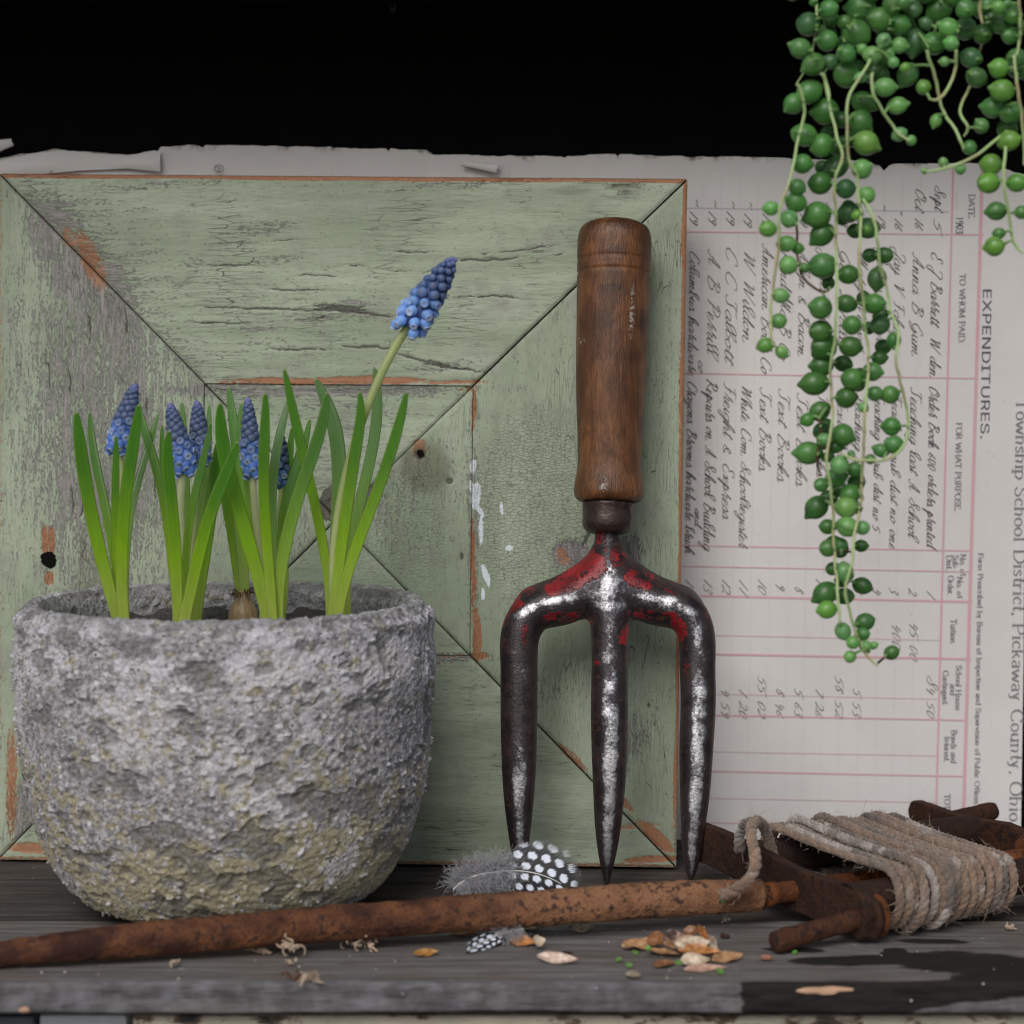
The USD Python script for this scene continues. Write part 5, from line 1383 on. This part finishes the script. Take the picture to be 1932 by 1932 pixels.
# ------------------------------------------------------------------ string-of-pearls plant hanging in front
pl = thing('string_of_pearls', 'trailing string of pearls plant with round green bead leaves hanging down at upper right', 'hanging plant', P(1700, 100, -.08))
def c7(x, y): return 1455.7 + x * .2473, y * .2473
def c8(x, y): return 1403.5 + x * .1932, 298.6 + y * .1932
def c9(x, y): return 1403.5 + x * .1932, 634.5 + y * .1932
def c10(x, y): return 1418.4 + x * .1932, 970.5 + y * .1932
SC = {c7: .2473, c8: .1932, c9: .1932, c10: .1932}
strands = [
    [c7(190, 640), c7(245, 880), c7(200, 1080), c7(130, 1400), c7(60, 1600), c8(345, 700), c8(320, 1000), c8(280, 1300), c8(262, 1600), c8(285, 1830)],
    [c7(400, 560), c7(440, 780), c7(480, 960), c7(520, 1100), c7(540, 1200), c7(500, 1320), c7(480, 1420), c7(490, 1600), c8(895, 850), c8(910, 1150), c8(900, 1500), c8(885, 1800), c9(850, 280), c9(855, 600), c9(862, 880), c9(815, 1100), c9(815, 1300), c9(845, 1500), c9(870, 1750), c10(805, 300), c10(825, 600), c10(845, 900), c10(865, 1070)],
    [c7(760, 420), c7(640, 640), c7(590, 740), c7(575, 850), c7(580, 1050), c7(600, 1250), c7(650, 1340), c8(1110, 260), c8(1140, 500), c8(1125, 900), c8(1150, 1250), c8(1190, 1700), c9(1215, 300), c9(1190, 600), c9(1175, 900), c9(1160, 1200), c9(1150, 1400), c9(1130, 1700), c9(1115, 1790), c10(1000, 210), c10(985, 450), c10(912, 750), c10(960, 950), c10(1005, 1110), c10(1100, 1340), c10(1235, 1480)],
    [c7(700, 1520), c7(745, 1600), c7(800, 1760), c8(1330, 1040), c8(1400, 1300), c8(1450, 1550), c8(1510, 1700), c9(1490, 130), c9(1520, 400), c9(1580, 650), c9(1590, 980), c9(1530, 1110), c9(1350, 1205), c9(1230, 1212), c9(1000, 1180), c9(950, 1150)],
    [c7(770, 560), c7(790, 740), c7(860, 860), c7(955, 1000), c7(1060, 1070)],
    [c7(1190, 380), c7(1215, 500), c7(1255, 620), c7(1290, 800), c7(1400, 990), c7(1460, 1140)],
    [c7(1410, 380), c7(1395, 560), c7(1335, 690), c7(1265, 760), c7(1205, 755)],
    [c7(1510, 660), c7(1450, 790), c7(1442, 860), c7(1480, 930), c7(1465, 1040)],
    [c7(1800, 1000), c7(1740, 1045), c7(1560, 1185), c7(1400, 1262), c7(1180, 1312)],
    [c7(1790, 1080), c7(1778, 1250), c7(1775, 1420), c7(1820, 1700), c7(1850, 1850), c7(1930, 1935)],
    [c7(1855, 420), c7(1862, 560), c7(1890, 750), c7(1920, 1000), c7(1925, 1260)],
    [c7(1890, -200), c7(1892, 60), c7(1897, 250), c7(1868, 420)],
    [c7(1590, -60), c7(1592, 60), c7(1612, 180)],
    [c7(380, 560), c7(425, 650), c7(432, 780)],
    [c7(300, -300), c7(340, 0), c7(330, 300), c7(190, 640)], [c7(620, -300), c7(640, 100), c7(520, 380), c7(400, 560)], [c7(900, -300), c7(920, 60), c7(860, 300), c7(760, 420)],
    [c7(1250, -300), c7(1290, 60), c7(1240, 250), c7(1190, 380)], [c7(1500, -300), c7(1480, 100), c7(1420, 250), c7(1410, 380)],
    [c7(1560, -100), c7(1640, 120), c7(1600, 350), c7(1530, 560), c7(1510, 660)],
    [c8(520, 650), c8(520, 880), c8(560, 1120), c8(660, 1250), c8(760, 1310), c8(840, 1280)],
    [c10(1235, 1450), c10(1300, 1390)], [c9(735, 800), c9(750, 950), c9(715, 1220), c9(745, 1360)], [c10(845, 360), c10(900, 350), c10(985, 368)],
]
BROWN = {20, 21, 22, 23}
SY = -.094
stems = []
vn = {}
for i, s in enumerate(strands):
    s = np.array(s)
    q = spline(s, max(12, len(s) * 9))
    depth = SY + (.012 if i in BROWN or i in (7,) else .030 if 14 <= i <= 19 else 0) + .003 * np.sin(np.arange(len(q)) * .11 + i)
    p = P(q[:, 0], q[:, 1], depth)
    rr_ = (.00062 if i not in BROWN else .00055) * np.ones(len(q)); rr_[-6:] *= np.linspace(1, .6, 6)
    p = p + (fbm(p * 180, 2, 3)[:, None] - .5) * .0012
    stems.append(q)
    part(pl, 'vine', tube(p, rr_, 9), 'vine' if i not in BROWN else 'twig')
allq = np.vstack(stems)
pe = []
def add(conv, txt):
    for it in txt.split(';'):
        a = it.split(',')
        pe.append((*conv(float(a[0]), float(a[1])), float(a[2]) * SC[conv], a[3], float(a[4]) if len(a) > 4 else None))
# x, y, radius, shade (d dark, b blue dark, m mid, l light, y yellow), pointing direction in degrees (0 right, 90 down)
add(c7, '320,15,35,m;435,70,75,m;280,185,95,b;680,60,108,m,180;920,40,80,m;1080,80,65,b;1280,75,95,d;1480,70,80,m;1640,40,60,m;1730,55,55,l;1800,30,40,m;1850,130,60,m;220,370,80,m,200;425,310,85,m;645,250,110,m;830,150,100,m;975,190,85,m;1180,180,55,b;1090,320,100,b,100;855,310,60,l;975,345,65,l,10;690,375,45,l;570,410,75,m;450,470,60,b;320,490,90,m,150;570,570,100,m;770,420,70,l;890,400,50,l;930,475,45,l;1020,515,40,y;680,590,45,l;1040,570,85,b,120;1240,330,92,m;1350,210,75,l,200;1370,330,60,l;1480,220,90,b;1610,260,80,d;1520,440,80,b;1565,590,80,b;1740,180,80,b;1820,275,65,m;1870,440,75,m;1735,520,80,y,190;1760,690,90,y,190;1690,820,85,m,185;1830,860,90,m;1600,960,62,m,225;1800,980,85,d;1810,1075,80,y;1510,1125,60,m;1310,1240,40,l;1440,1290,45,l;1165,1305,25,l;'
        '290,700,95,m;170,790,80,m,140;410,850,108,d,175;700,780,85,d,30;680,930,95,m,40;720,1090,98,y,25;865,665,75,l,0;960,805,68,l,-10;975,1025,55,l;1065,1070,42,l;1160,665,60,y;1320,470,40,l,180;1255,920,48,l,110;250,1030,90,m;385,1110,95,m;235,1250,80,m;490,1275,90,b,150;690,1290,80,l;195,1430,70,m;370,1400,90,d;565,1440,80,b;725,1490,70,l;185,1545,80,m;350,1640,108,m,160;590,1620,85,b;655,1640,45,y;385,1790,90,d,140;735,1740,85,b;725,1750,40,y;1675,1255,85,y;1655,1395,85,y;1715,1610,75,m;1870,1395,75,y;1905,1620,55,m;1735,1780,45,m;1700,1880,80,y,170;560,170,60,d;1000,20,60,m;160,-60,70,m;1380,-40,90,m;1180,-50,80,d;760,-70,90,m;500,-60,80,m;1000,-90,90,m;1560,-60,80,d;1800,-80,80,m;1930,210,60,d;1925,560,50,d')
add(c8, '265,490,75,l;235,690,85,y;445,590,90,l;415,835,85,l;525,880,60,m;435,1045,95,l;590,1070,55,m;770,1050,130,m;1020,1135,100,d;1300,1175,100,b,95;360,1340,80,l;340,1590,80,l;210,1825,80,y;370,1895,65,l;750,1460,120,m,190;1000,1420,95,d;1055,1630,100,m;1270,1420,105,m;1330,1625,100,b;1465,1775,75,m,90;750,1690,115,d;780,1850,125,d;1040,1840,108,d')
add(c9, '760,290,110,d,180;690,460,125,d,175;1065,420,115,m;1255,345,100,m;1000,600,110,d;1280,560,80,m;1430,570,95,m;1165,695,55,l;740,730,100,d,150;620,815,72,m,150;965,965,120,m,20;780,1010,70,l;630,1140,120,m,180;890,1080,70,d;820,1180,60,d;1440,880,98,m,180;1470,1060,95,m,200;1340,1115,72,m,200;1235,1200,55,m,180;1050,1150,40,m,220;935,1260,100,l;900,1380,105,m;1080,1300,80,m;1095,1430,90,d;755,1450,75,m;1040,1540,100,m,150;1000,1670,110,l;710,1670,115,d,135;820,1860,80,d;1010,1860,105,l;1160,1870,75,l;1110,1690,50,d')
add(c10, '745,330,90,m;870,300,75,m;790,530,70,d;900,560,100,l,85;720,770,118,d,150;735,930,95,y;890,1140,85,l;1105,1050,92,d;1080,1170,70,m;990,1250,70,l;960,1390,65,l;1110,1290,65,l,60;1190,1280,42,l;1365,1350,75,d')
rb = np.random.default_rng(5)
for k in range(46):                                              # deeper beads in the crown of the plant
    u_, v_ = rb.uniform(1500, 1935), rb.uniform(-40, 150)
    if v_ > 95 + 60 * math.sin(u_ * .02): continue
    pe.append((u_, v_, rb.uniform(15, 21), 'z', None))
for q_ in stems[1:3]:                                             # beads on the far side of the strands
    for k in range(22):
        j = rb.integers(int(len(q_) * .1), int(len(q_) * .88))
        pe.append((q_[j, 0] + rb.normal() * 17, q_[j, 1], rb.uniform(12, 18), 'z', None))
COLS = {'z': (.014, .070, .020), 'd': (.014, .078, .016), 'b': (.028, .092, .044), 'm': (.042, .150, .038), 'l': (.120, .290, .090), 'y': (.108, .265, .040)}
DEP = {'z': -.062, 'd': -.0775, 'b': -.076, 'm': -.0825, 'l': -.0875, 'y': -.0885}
r_ = np.random.default_rng(17)
for i, (u, v, r, sh_, ang) in enumerate(pe):
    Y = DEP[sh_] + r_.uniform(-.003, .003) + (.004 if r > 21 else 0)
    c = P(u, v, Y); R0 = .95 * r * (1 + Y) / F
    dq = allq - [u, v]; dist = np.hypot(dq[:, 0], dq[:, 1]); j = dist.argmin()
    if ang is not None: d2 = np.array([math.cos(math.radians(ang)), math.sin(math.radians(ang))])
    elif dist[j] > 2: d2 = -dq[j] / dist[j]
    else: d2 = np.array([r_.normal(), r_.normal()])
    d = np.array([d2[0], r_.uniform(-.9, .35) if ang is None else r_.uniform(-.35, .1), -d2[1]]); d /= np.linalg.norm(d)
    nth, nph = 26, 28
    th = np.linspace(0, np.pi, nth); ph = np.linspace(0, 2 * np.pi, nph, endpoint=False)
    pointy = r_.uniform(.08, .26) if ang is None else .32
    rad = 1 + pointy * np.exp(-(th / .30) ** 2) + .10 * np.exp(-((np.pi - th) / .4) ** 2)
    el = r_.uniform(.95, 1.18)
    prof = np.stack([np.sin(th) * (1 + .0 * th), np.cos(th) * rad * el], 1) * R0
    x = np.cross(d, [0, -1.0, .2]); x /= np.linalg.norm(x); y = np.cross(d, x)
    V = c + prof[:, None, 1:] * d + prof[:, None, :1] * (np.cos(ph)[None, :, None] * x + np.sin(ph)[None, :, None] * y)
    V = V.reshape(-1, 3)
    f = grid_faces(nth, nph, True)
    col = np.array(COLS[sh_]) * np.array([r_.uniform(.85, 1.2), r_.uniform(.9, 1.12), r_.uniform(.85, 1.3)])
    cc = np.repeat(col[None], len(V), 0)
    TH, PH = np.repeat(th, nph), np.tile(ph, nth)
    ph0 = r_.uniform(0, 2 * np.pi)
    dp = np.abs((PH - ph0 + np.pi) % (2 * np.pi) - np.pi) * np.sin(TH)
    slit = np.exp(-(dp / .13) ** 2) * sstep(.12, .45, TH) * sstep(2.7, 2.1, TH)
    cc = cc * (1 - .62 * slit[:, None])
    cc = cc + (np.array([.20, .17, .10]) - cc) * (.7 * np.exp(-(TH / .11) ** 2))[:, None]
    pale = np.exp(-((np.pi - TH) / .5) ** 2)[:, None]; cc = cc * (1 - .35 * pale) + np.array([.22, .38, .14]) * .35 * pale
    meshes = [(V, f)]; cols = [cc]
    if 3 < dist[j] < 3.2 * r + 12:
        sp_ = P(allq[j, 0], allq[j, 1], SY + .0008)
        e = c - d * R0 * .9
        mid_ = (sp_ + e) / 2 + np.array([0, -.0006, .0004])
        q = spline([sp_, mid_, e], 8)
        t_ = tube(q, np.linspace(.00045, .0007, 8), 7); meshes.append(t_); cols.append(np.repeat([[.21, .36, .13]], len(t_[0]), 0))
    part(pl, 'pearl', join(meshes), 'pearl', col=np.vstack(cols))
# ------------------------------------------------------------------ guinea fowl feathers
def c4(x, y): return 783.9 + x * .3478, 1530.4 + y * .3478
def feather(label, rach, Y0, Y1, split, spread_dn, spread_v, seed, dots, down_n, loc, lay=None, dens=150):
    """rach: picture positions along the quill (down end first); split: where down turns to vane"""
    r_ = np.random.default_rng(seed)
    ft_ = thing('feather', label, 'feather', loc)
    q = spline(np.array(rach), 80); Yv = np.linspace(Y0, Y1, 80)
    p = P(q[:, 0], q[:, 1], Yv) if lay is None else G(q[:, 0], q[:, 1], lay)
    part(ft_, 'quill', tube(p, np.linspace(.0005, .00015, 80), 7), 'quill')
    k = (1 + Y0) / F
    t, nn_, bb = frames(p)
    side = np.cross(t, FN_ := (np.array([0, -1.0, .25]) if lay is None else np.array([0, -.35, 1.0]))); side /= np.linalg.norm(side, axis=1, keepdims=True)
    outn = np.cross(side, t); outn = np.where((outn @ FN_)[:, None] < 0, -outn, outn)
    curves = []
    for i in range(down_n):                                     # soft downy barbs
        j = int(r_.uniform(.02, split + .06) * 79)
        s_ = r_.choice([-1, 1]); L = spread_dn * k * r_.uniform(.45, 1.05) * np.interp(j / 79, [0, .12, split, 1], [.55, 1, .9, .5])
        d0 = side[j] * s_ * r_.uniform(.55, 1) + t[j] * r_.uniform(-.35, .9) + outn[j] * r_.normal() * .28; d0 /= np.linalg.norm(d0)
        pts_ = [p[j]]; d_ = d0
        for m_ in range(5):
            d_ = d_ + r_.normal(size=3) * .36; d_ /= np.linalg.norm(d_); pts_.append(pts_[-1] + d_ * L / 5)
        c = spline(pts_, 9); c[:, 2] = np.maximum(c[:, 2], .0008)
        curves.append(c)
        for b_ in range(2):                                     # barbules
            m_ = r_.integers(2, 8); e = c[m_]
            dd = r_.normal(size=3); dd /= np.linalg.norm(dd)
            cc = spline([e, e + dd * L * .10, e + dd * L * .18 + r_.normal(size=3) * L * .05], 4); cc[:, 2] = np.maximum(cc[:, 2], .0006)
            curves.append(cc)
    hairs(ft_, 'down', curves, .00019, 'grey_down')
    # vane: fine barbs side by side, pale spots in rows
    ms, cs = [], []
    for s_ in (-1, 1):
        for i in range(dens):
            f_ = i / (dens - 1)
            tt = split - .02 + (1.0 - split + .02) * f_
            j = tt * 79; j0 = min(int(j), 78); o = p[j0] + (p[j0 + 1] - p[j0]) * (j - j0)
            L = spread_v * k * np.interp(f_, [0, .25, .6, .9, 1], [.72, 1.0, .95, .55, .35]) * r_.uniform(.93, 1.04)
            fan = np.interp(f_, [0, .5, 1], [.35, .75, 2.4])
            d0 = side[j0] * s_ + t[j0] * fan; d0 /= np.linalg.norm(d0)
            n = 22; w = np.linspace(0, 1, n)
            c = o + d0 * (w * L)[:, None] + t[j0] * (w ** 2 * L * .22)[:, None] + outn[j0] * (-.12 * L * w ** 2 + s_ * .01 * L * np.sin(w * 3))[:, None]
            wd = .00030 * (1 - .75 * w ** 2)
            bdir_ = t[j0]
            v = np.stack([c + bdir_ * wd[:, None], c - bdir_ * wd[:, None]], 1).reshape(-1, 3)
            v[:, 2] = np.maximum(v[:, 2], .0006)
            ms.append((v, grid_faces(n, 2)))
            # spots by position on the blade
            x = (c - o) @ side[j0] * s_ / k; yy = (tt - split) * 79 / 79 * dots[0] + (c - o) @ t[j0] / k
            px_, py_ = dots[1], dots[2]
            row = np.floor(x / px_); ox = (x / px_ - row - .5) * px_
            oy = ((yy / py_ + .5 * (row % 2)) % 1.0 - .5) * py_
            spot = (np.hypot(ox / (px_ * .33), oy / (py_ * .33)) < 1) & (x > 1.5)
            edge = sstep(.72, 1.0, w)
            dk = np.array([.012, .011, .014]) * (1 - edge[:, None]) + np.array([.075, .072, .075]) * edge[:, None]
            col = np.where(spot[:, None], np.array([.62, .66, .74]) * (1 - .4 * edge[:, None]), dk)
            cs.append(np.repeat(col, 2, 0))
    part(ft_, 'vane', join(ms), 'feather_vane', smooth=False, col=np.vstack(cs), kind='stuff')
    return ft_
feather('large white spotted black feather with fluffy grey down behind the stake under the left prong',
        [c4(205, 425), c4(320, 352), c4(430, 330), c4(540, 323), c4(680, 345), c4(790, 395)], -.020, -.026, .50, 62, 70, 5, (205, 20, 23), 900, P(960, 1680, -.02))
feather('small white spotted black feather with a grey downy base lying in front of the stake',
        [c4(585, 640), c4(520, 655), c4(450, 672), c4(370, 705), c4(292, 757)], -.09, -.09, .36, 42, 30, 9, (95, 12.5, 14), 260, G(*c4(420, 700)), lay=np.linspace(.006, .0015, 80), dens=110)

# ------------------------------------------------------------------ dry husks, petals, green bits and scraps on the shelf
def curved_chip(cu, cv, L, Wd, ang, curl_, z=.0015, tilt=0.0, seed=0, lift=0.0):
    """thin curled husk lying on the shelf, long axis at ang degrees in the picture"""
    r_ = np.random.default_rng(seed)
    c = G(cu, cv, z)
    k = np.linalg.norm(c - CAM) / F
    L, Wd = L * k, Wd * k
    a = math.radians(ang)
    x = np.array([math.cos(a), -math.sin(a) * 2.2, 0]); x /= np.linalg.norm(x); y = np.array([-x[1], x[0], 0])
    tl = math.radians(tilt); y = y * math.cos(tl) + np.array([0, 0, 1.0]) * math.sin(tl)
    n, w = 22, 11
    s = np.linspace(-1, 1, n); q = np.linspace(-1, 1, w)
    wid = np.clip(1 - np.abs(s) ** 1.8, 0, 1) ** .75 * (1 - .3 * s)
    up = np.cross(x, y); up = up if up[2] > 0 else -up
    pos = c + x * (s * L / 2)[:, None, None] + y * (q[None, :] * wid[:, None] * Wd / 2)[..., None]
    bend = curl_ * L * (s[:, None] ** 2 * .35) + Wd * .16 * (q[None] ** 2) * wid[:, None]
    bend = bend + lift * L * (s[:, None] + 1) * .5 + (fbm(np.stack([s[:, None] * 2 + q * 0, q[None] * 2 + s[:, None] * 0, np.full((n, w), seed)], -1), 2, seed) - .5) * Wd * .25
    top = pos + up * bend[..., None]
    bot = top - up * (.00028)
    v = np.vstack([top.reshape(-1, 3), bot.reshape(-1, 3)])
    f = grid_faces(n, w); m_ = n * w
    b = np.r_[np.arange(w), np.arange(1, n) * w + w - 1, (n - 1) * w + np.arange(w - 2, -1, -1), np.arange(n - 2, 0, -1) * w]; b2 = np.roll(b, -1)
    f = np.vstack([f, f[:, ::-1] + m_, np.stack([b, b2, b + m_], 1), np.stack([b2, b2 + m_, b + m_], 1)])
    dz = .0004 - v[:, 2].min()
    if dz > 0: v[:, 2] += dz
    return v, f
TAN, BRN, PALE, ORG, PNK = (.44, .26, .13), (.27, .125, .05), (.60, .50, .38), (.46, .20, .06), (.50, .32, .25)
husks = [
    (1232, 728, 190, 70, -4, .12, TAN, .002, 10, 'tan pointed husk at the left end of the husk pile'),
    (1345, 768, 150, 46, 14, .10, TAN, .0015, 0, 'narrow tan husk lying flat at the lower left of the husk pile'),
    (1310, 700, 110, 60, 30, .30, BRN, .005, 30, 'curled brown husk in the left half of the husk pile'),
    (1400, 690, 110, 60, -25, .35, PNK, .007, 35, 'pinkish curled husk high in the middle of the husk pile'),
    (1390, 663, 60, 34, 20, .2, (.07, .04, .03), .010, 20, 'small blackish husk on top of the husk pile'),
    (1420, 728, 130, 50, 10, .2, TAN, .005, 15, 'tan husk half covered in the middle of the husk pile'),
    (1500, 720, 170, 60, -6, .15, PALE, .006, 30, 'long pale husk across the middle of the husk pile'),
    (1550, 665, 110, 60, -62, .35, ORG, .007, 40, 'upright orange brown husk at the back of the husk pile'),
    (1500, 655, 80, 44, 15, .3, BRN, .008, 25, 'dark brown crumpled husk behind the pale long husk'),
    (1608, 722, 130, 70, -60, .18, PALE, .004, 45, 'cream husk standing on edge at the right of the husk pile'),
    (1535, 762, 180, 66, 4, .14, ORG, .004, 10, 'glossy amber husk on the front of the husk pile'),
    (1515, 812, 140, 54, -6, .12, PALE, .002, 25, 'whitish oval husk at the front of the husk pile'),
    (1690, 796, 165, 50, -14, .10, TAN, .0015, 15, 'slim tan husk pointing right out of the husk pile'),
    (1350, 832, 120, 44, -16, .10, BRN, .001, 0, 'brown husk lying apart at the front left of the pile'),
    (1570, 857, 190, 36, -4, .10, PNK, .001, 10, 'flat pinkish husk nearest the front edge below the pile'),
    (1680, 680, 50, 26, -10, .2, (.05, .02, .015), .001, 10, 'small dark red flake right of the husk pile'),
    (58, 776, 120, 36, -10, .18, (.42, .22, .06), .001, 15, 'curled yellow brown husk alone left of the small feather'),
    (590, 712, 130, 48, 6, .25, ORG, .0015, 20, 'orange husk tucked under the small spotted feather'),
    (665, 706, 70, 40, -20, .5, PALE, .004, 40, 'cream curled husk tip right of the small spotted feather'),
    (772, 812, 190, 42, 8, .22, (.62, .50, .42), .001, 30, 'pale pink curled petal lying alone between feather and husk pile'),
    (900, 637, 112, 66, -6, .2, (.36, .30, .23), .0015, 10, 'papery grey tan flake in front of the stake'),
    (630, 636, 110, 34, 5, .2, (.33, .27, .18), .001, 5, 'dull papery flake half under the stake'),
    (822, 770, 56, 20, -12, .1, (.03, .015, .012), .001, 0, 'tiny dark maroon flake above the pale petal'),
    (255, 664, 120, 30, 4, .2, (.40, .20, .08), .001, 5, 'amber sliver beside the stake left of the small feather'),
    (1180, 893, 70, 40, 10, .2, (.28, .24, .18), .001, 5, 'dull grey flake near the front edge left of the pile'),
    (1905, 798, 60, 26, 10, .2, (.30, .13, .07), .001, 10, 'small rust brown flake below the reel grip'),
]
for i, (x, y, L, Wd, ang, cu_, col, z, tilt, lab) in enumerate(husks):
    u, v = c4(x, y)
    m_ = curved_chip(u, v, L * .42, Wd * .55, ang, cu_, z, min(tilt * 1.2 + 6, 60), 300 + i)
    h_ = thing('husk', lab, 'dry husk', G(u, v), group='dry husks on the shelf')
    part(h_, 'shell', m_, 'husk', col=np.array(col) * (.8 + .4 * fbm(m_[0] * 350, 2, i))[:, None])
bits = [(c4(1103, 807), 46, 'green leaf crumb farthest left of the husk pile'), (c4(1158, 838), 52, 'dark green leaf crumb in front left of the husk pile'), (c4(1192, 770), 44, 'flat green crumb touching the left husk'), (c4(1265, 745), 44, 'yellow green crumb on the left husk'), (c4(1428, 825), 56, 'green crumb at the front of the husk pile'), (c4(1650, 872), 62, 'bright green crumb at the front right of the husk pile'), ((1231.8 + 740 * .3624, 1418.4 + 1045 * .3624), 40, 'green crumb under the near grip of the reel')]
for i, ((u, v), L, lab) in enumerate(bits):
    m_ = curved_chip(u, v, L * .28, L * .26, rng.uniform(-40, 40), .5, .004 if i in (3, 4) else .001, rng.uniform(10, 50), 400 + i)
    g_ = thing('leaf_crumb', lab, 'leaf bit', G(u, v), group='green bits on the shelf')
    part(g_, 'blade', m_, 'leaf', col=(.10, .26, .04))
u, v = 1231.8 + 368 * .3624, 1418.4 + 770 * .3624
g_ = thing('leaf_crumb', 'green crumb stuck on the stake below the loose twine end', 'leaf bit', P(u, v, -.062), group='green bits on the shelf')
n_, w_ = 10, 6
S_, Q_ = np.meshgrid(np.linspace(-1, 1, n_), np.linspace(-1, 1, w_), indexing='ij')
pv = P(u + S_ * 6, v + Q_ * 6 * np.sqrt(np.clip(1.02 - S_ ** 2, 0, 1)), -.0628 - .0006 * (1 - S_ ** 2))
part(g_, 'blade', (pv.reshape(-1, 3), grid_faces(n_, w_)), 'leaf', col=(.10, .26, .06))
def scrap(u, v, size, n, lab, seed, mat='fibre', z=.002, cat='twine scrap', name='twine_scrap', thick=.0006):
    r_ = np.random.default_rng(seed)
    c = G(u, v, z); k = np.linalg.norm(c - CAM) / F
    s_ = thing(name, lab, cat, G(u, v))
    ms = []
    for i in range(n):
        pts_ = [c + r_.normal(size=3) * [1, .5, .15] * size * k * .3]
        d_ = r_.normal(size=3) * [1, .6, .8]; d_ /= np.linalg.norm(d_)
        for m_ in range(4):
            d_ = d_ + r_.normal(size=3) * .7; d_ /= np.linalg.norm(d_); pts_.append(pts_[-1] + d_ * size * k * .22)
        q = spline(pts_, 14); q[:, 2] = np.maximum(q[:, 2], thick + .0002)
        ms.append(tube(q, thick * np.linspace(1.1, .5, 14) * r_.uniform(.6, 1.3), 6))
    part(s_, 'strands', join(ms), mat)
def c3(x, y): return x * .5023, 1642.3 + y * .5023
scrap(*c3(1000, 297), 34, 9, 'frayed tan scrap against the stake, left one of two touching scraps', 1)
scrap(*c3(1088, 278), 40, 11, 'taller frayed tan scrap standing against the middle of the stake', 2, z=.006)
scrap(*c3(1352, 270), 44, 14, 'brown frayed clump at the stake right of the two tan scraps', 3, z=.003)
scrap(*c3(1095, 341), 16, 5, 'tiny tan crumb in front of the frayed scraps', 4)
scrap(*c3(655, 345), 14, 5, 'tiny tan crumb in front of the pot', 5)
scrap(*c3(1112, 398), 30, 7, 'rusty brown fibre scrap near the front edge', 6, mat='twig')
scrap(*c3(1180, 396), 34, 9, 'pale fibre scrap near the front edge', 7, z=.003)
scrap(1231.8 + 405 * .3624, 1418.4 + 873 * .3624, 16, 3, 'pale root bit in the dark gap under the stake', 8, mat='pale_root', z=.002)
scrap(1231.8 + 1850 * .3624, 1418.4 + 905 * .3624, 18, 5, 'tan crumb under the wound twine', 9)
# grit
g = []
for i in range(110):
    u, v = rng.uniform(0, 1932), rng.uniform(1690, 1850)
    c = G(u, v, .0003); s_ = .00012 + .0004 * rng.random() ** 3
    m_ = trimesh.creation.icosphere(1, s_); m_.vertices *= rng.uniform(.6, 1.3, 3); g.append((np.array(m_.vertices) + c, np.array(m_.faces)))
gr_ = part(None, 'grit', join(g), 'pale_root'); tag(gr_, 'scattered pale grit on the grey shelf', 'grit', kind='stuff')
# cobweb scraps under the overhead board
def web_bits(lab, c0, n, size, seed, Y=WALL_Y - .004):
    r_ = np.random.default_rng(seed)
    w_ = thing('cobweb', lab, 'cobweb', P(*c0, Y))
    cv = []
    for i in range(n):
        a = P(c0[0] + r_.normal() * size * .5, c0[1] + r_.normal() * size * .5, Y); b = P(c0[0] + r_.normal() * size * .5, c0[1] + r_.normal() * size, Y - .002)
        cv.append(spline([a, (a + b) / 2 + r_.normal(size=3) * .0008, b], 6))
    hairs(w_, 'threads', cv, .00018, 'pale_root', kind=None)
web_bits('small pale cobweb tuft hanging from the overhead board', (741, 18), 9, 9, 1)
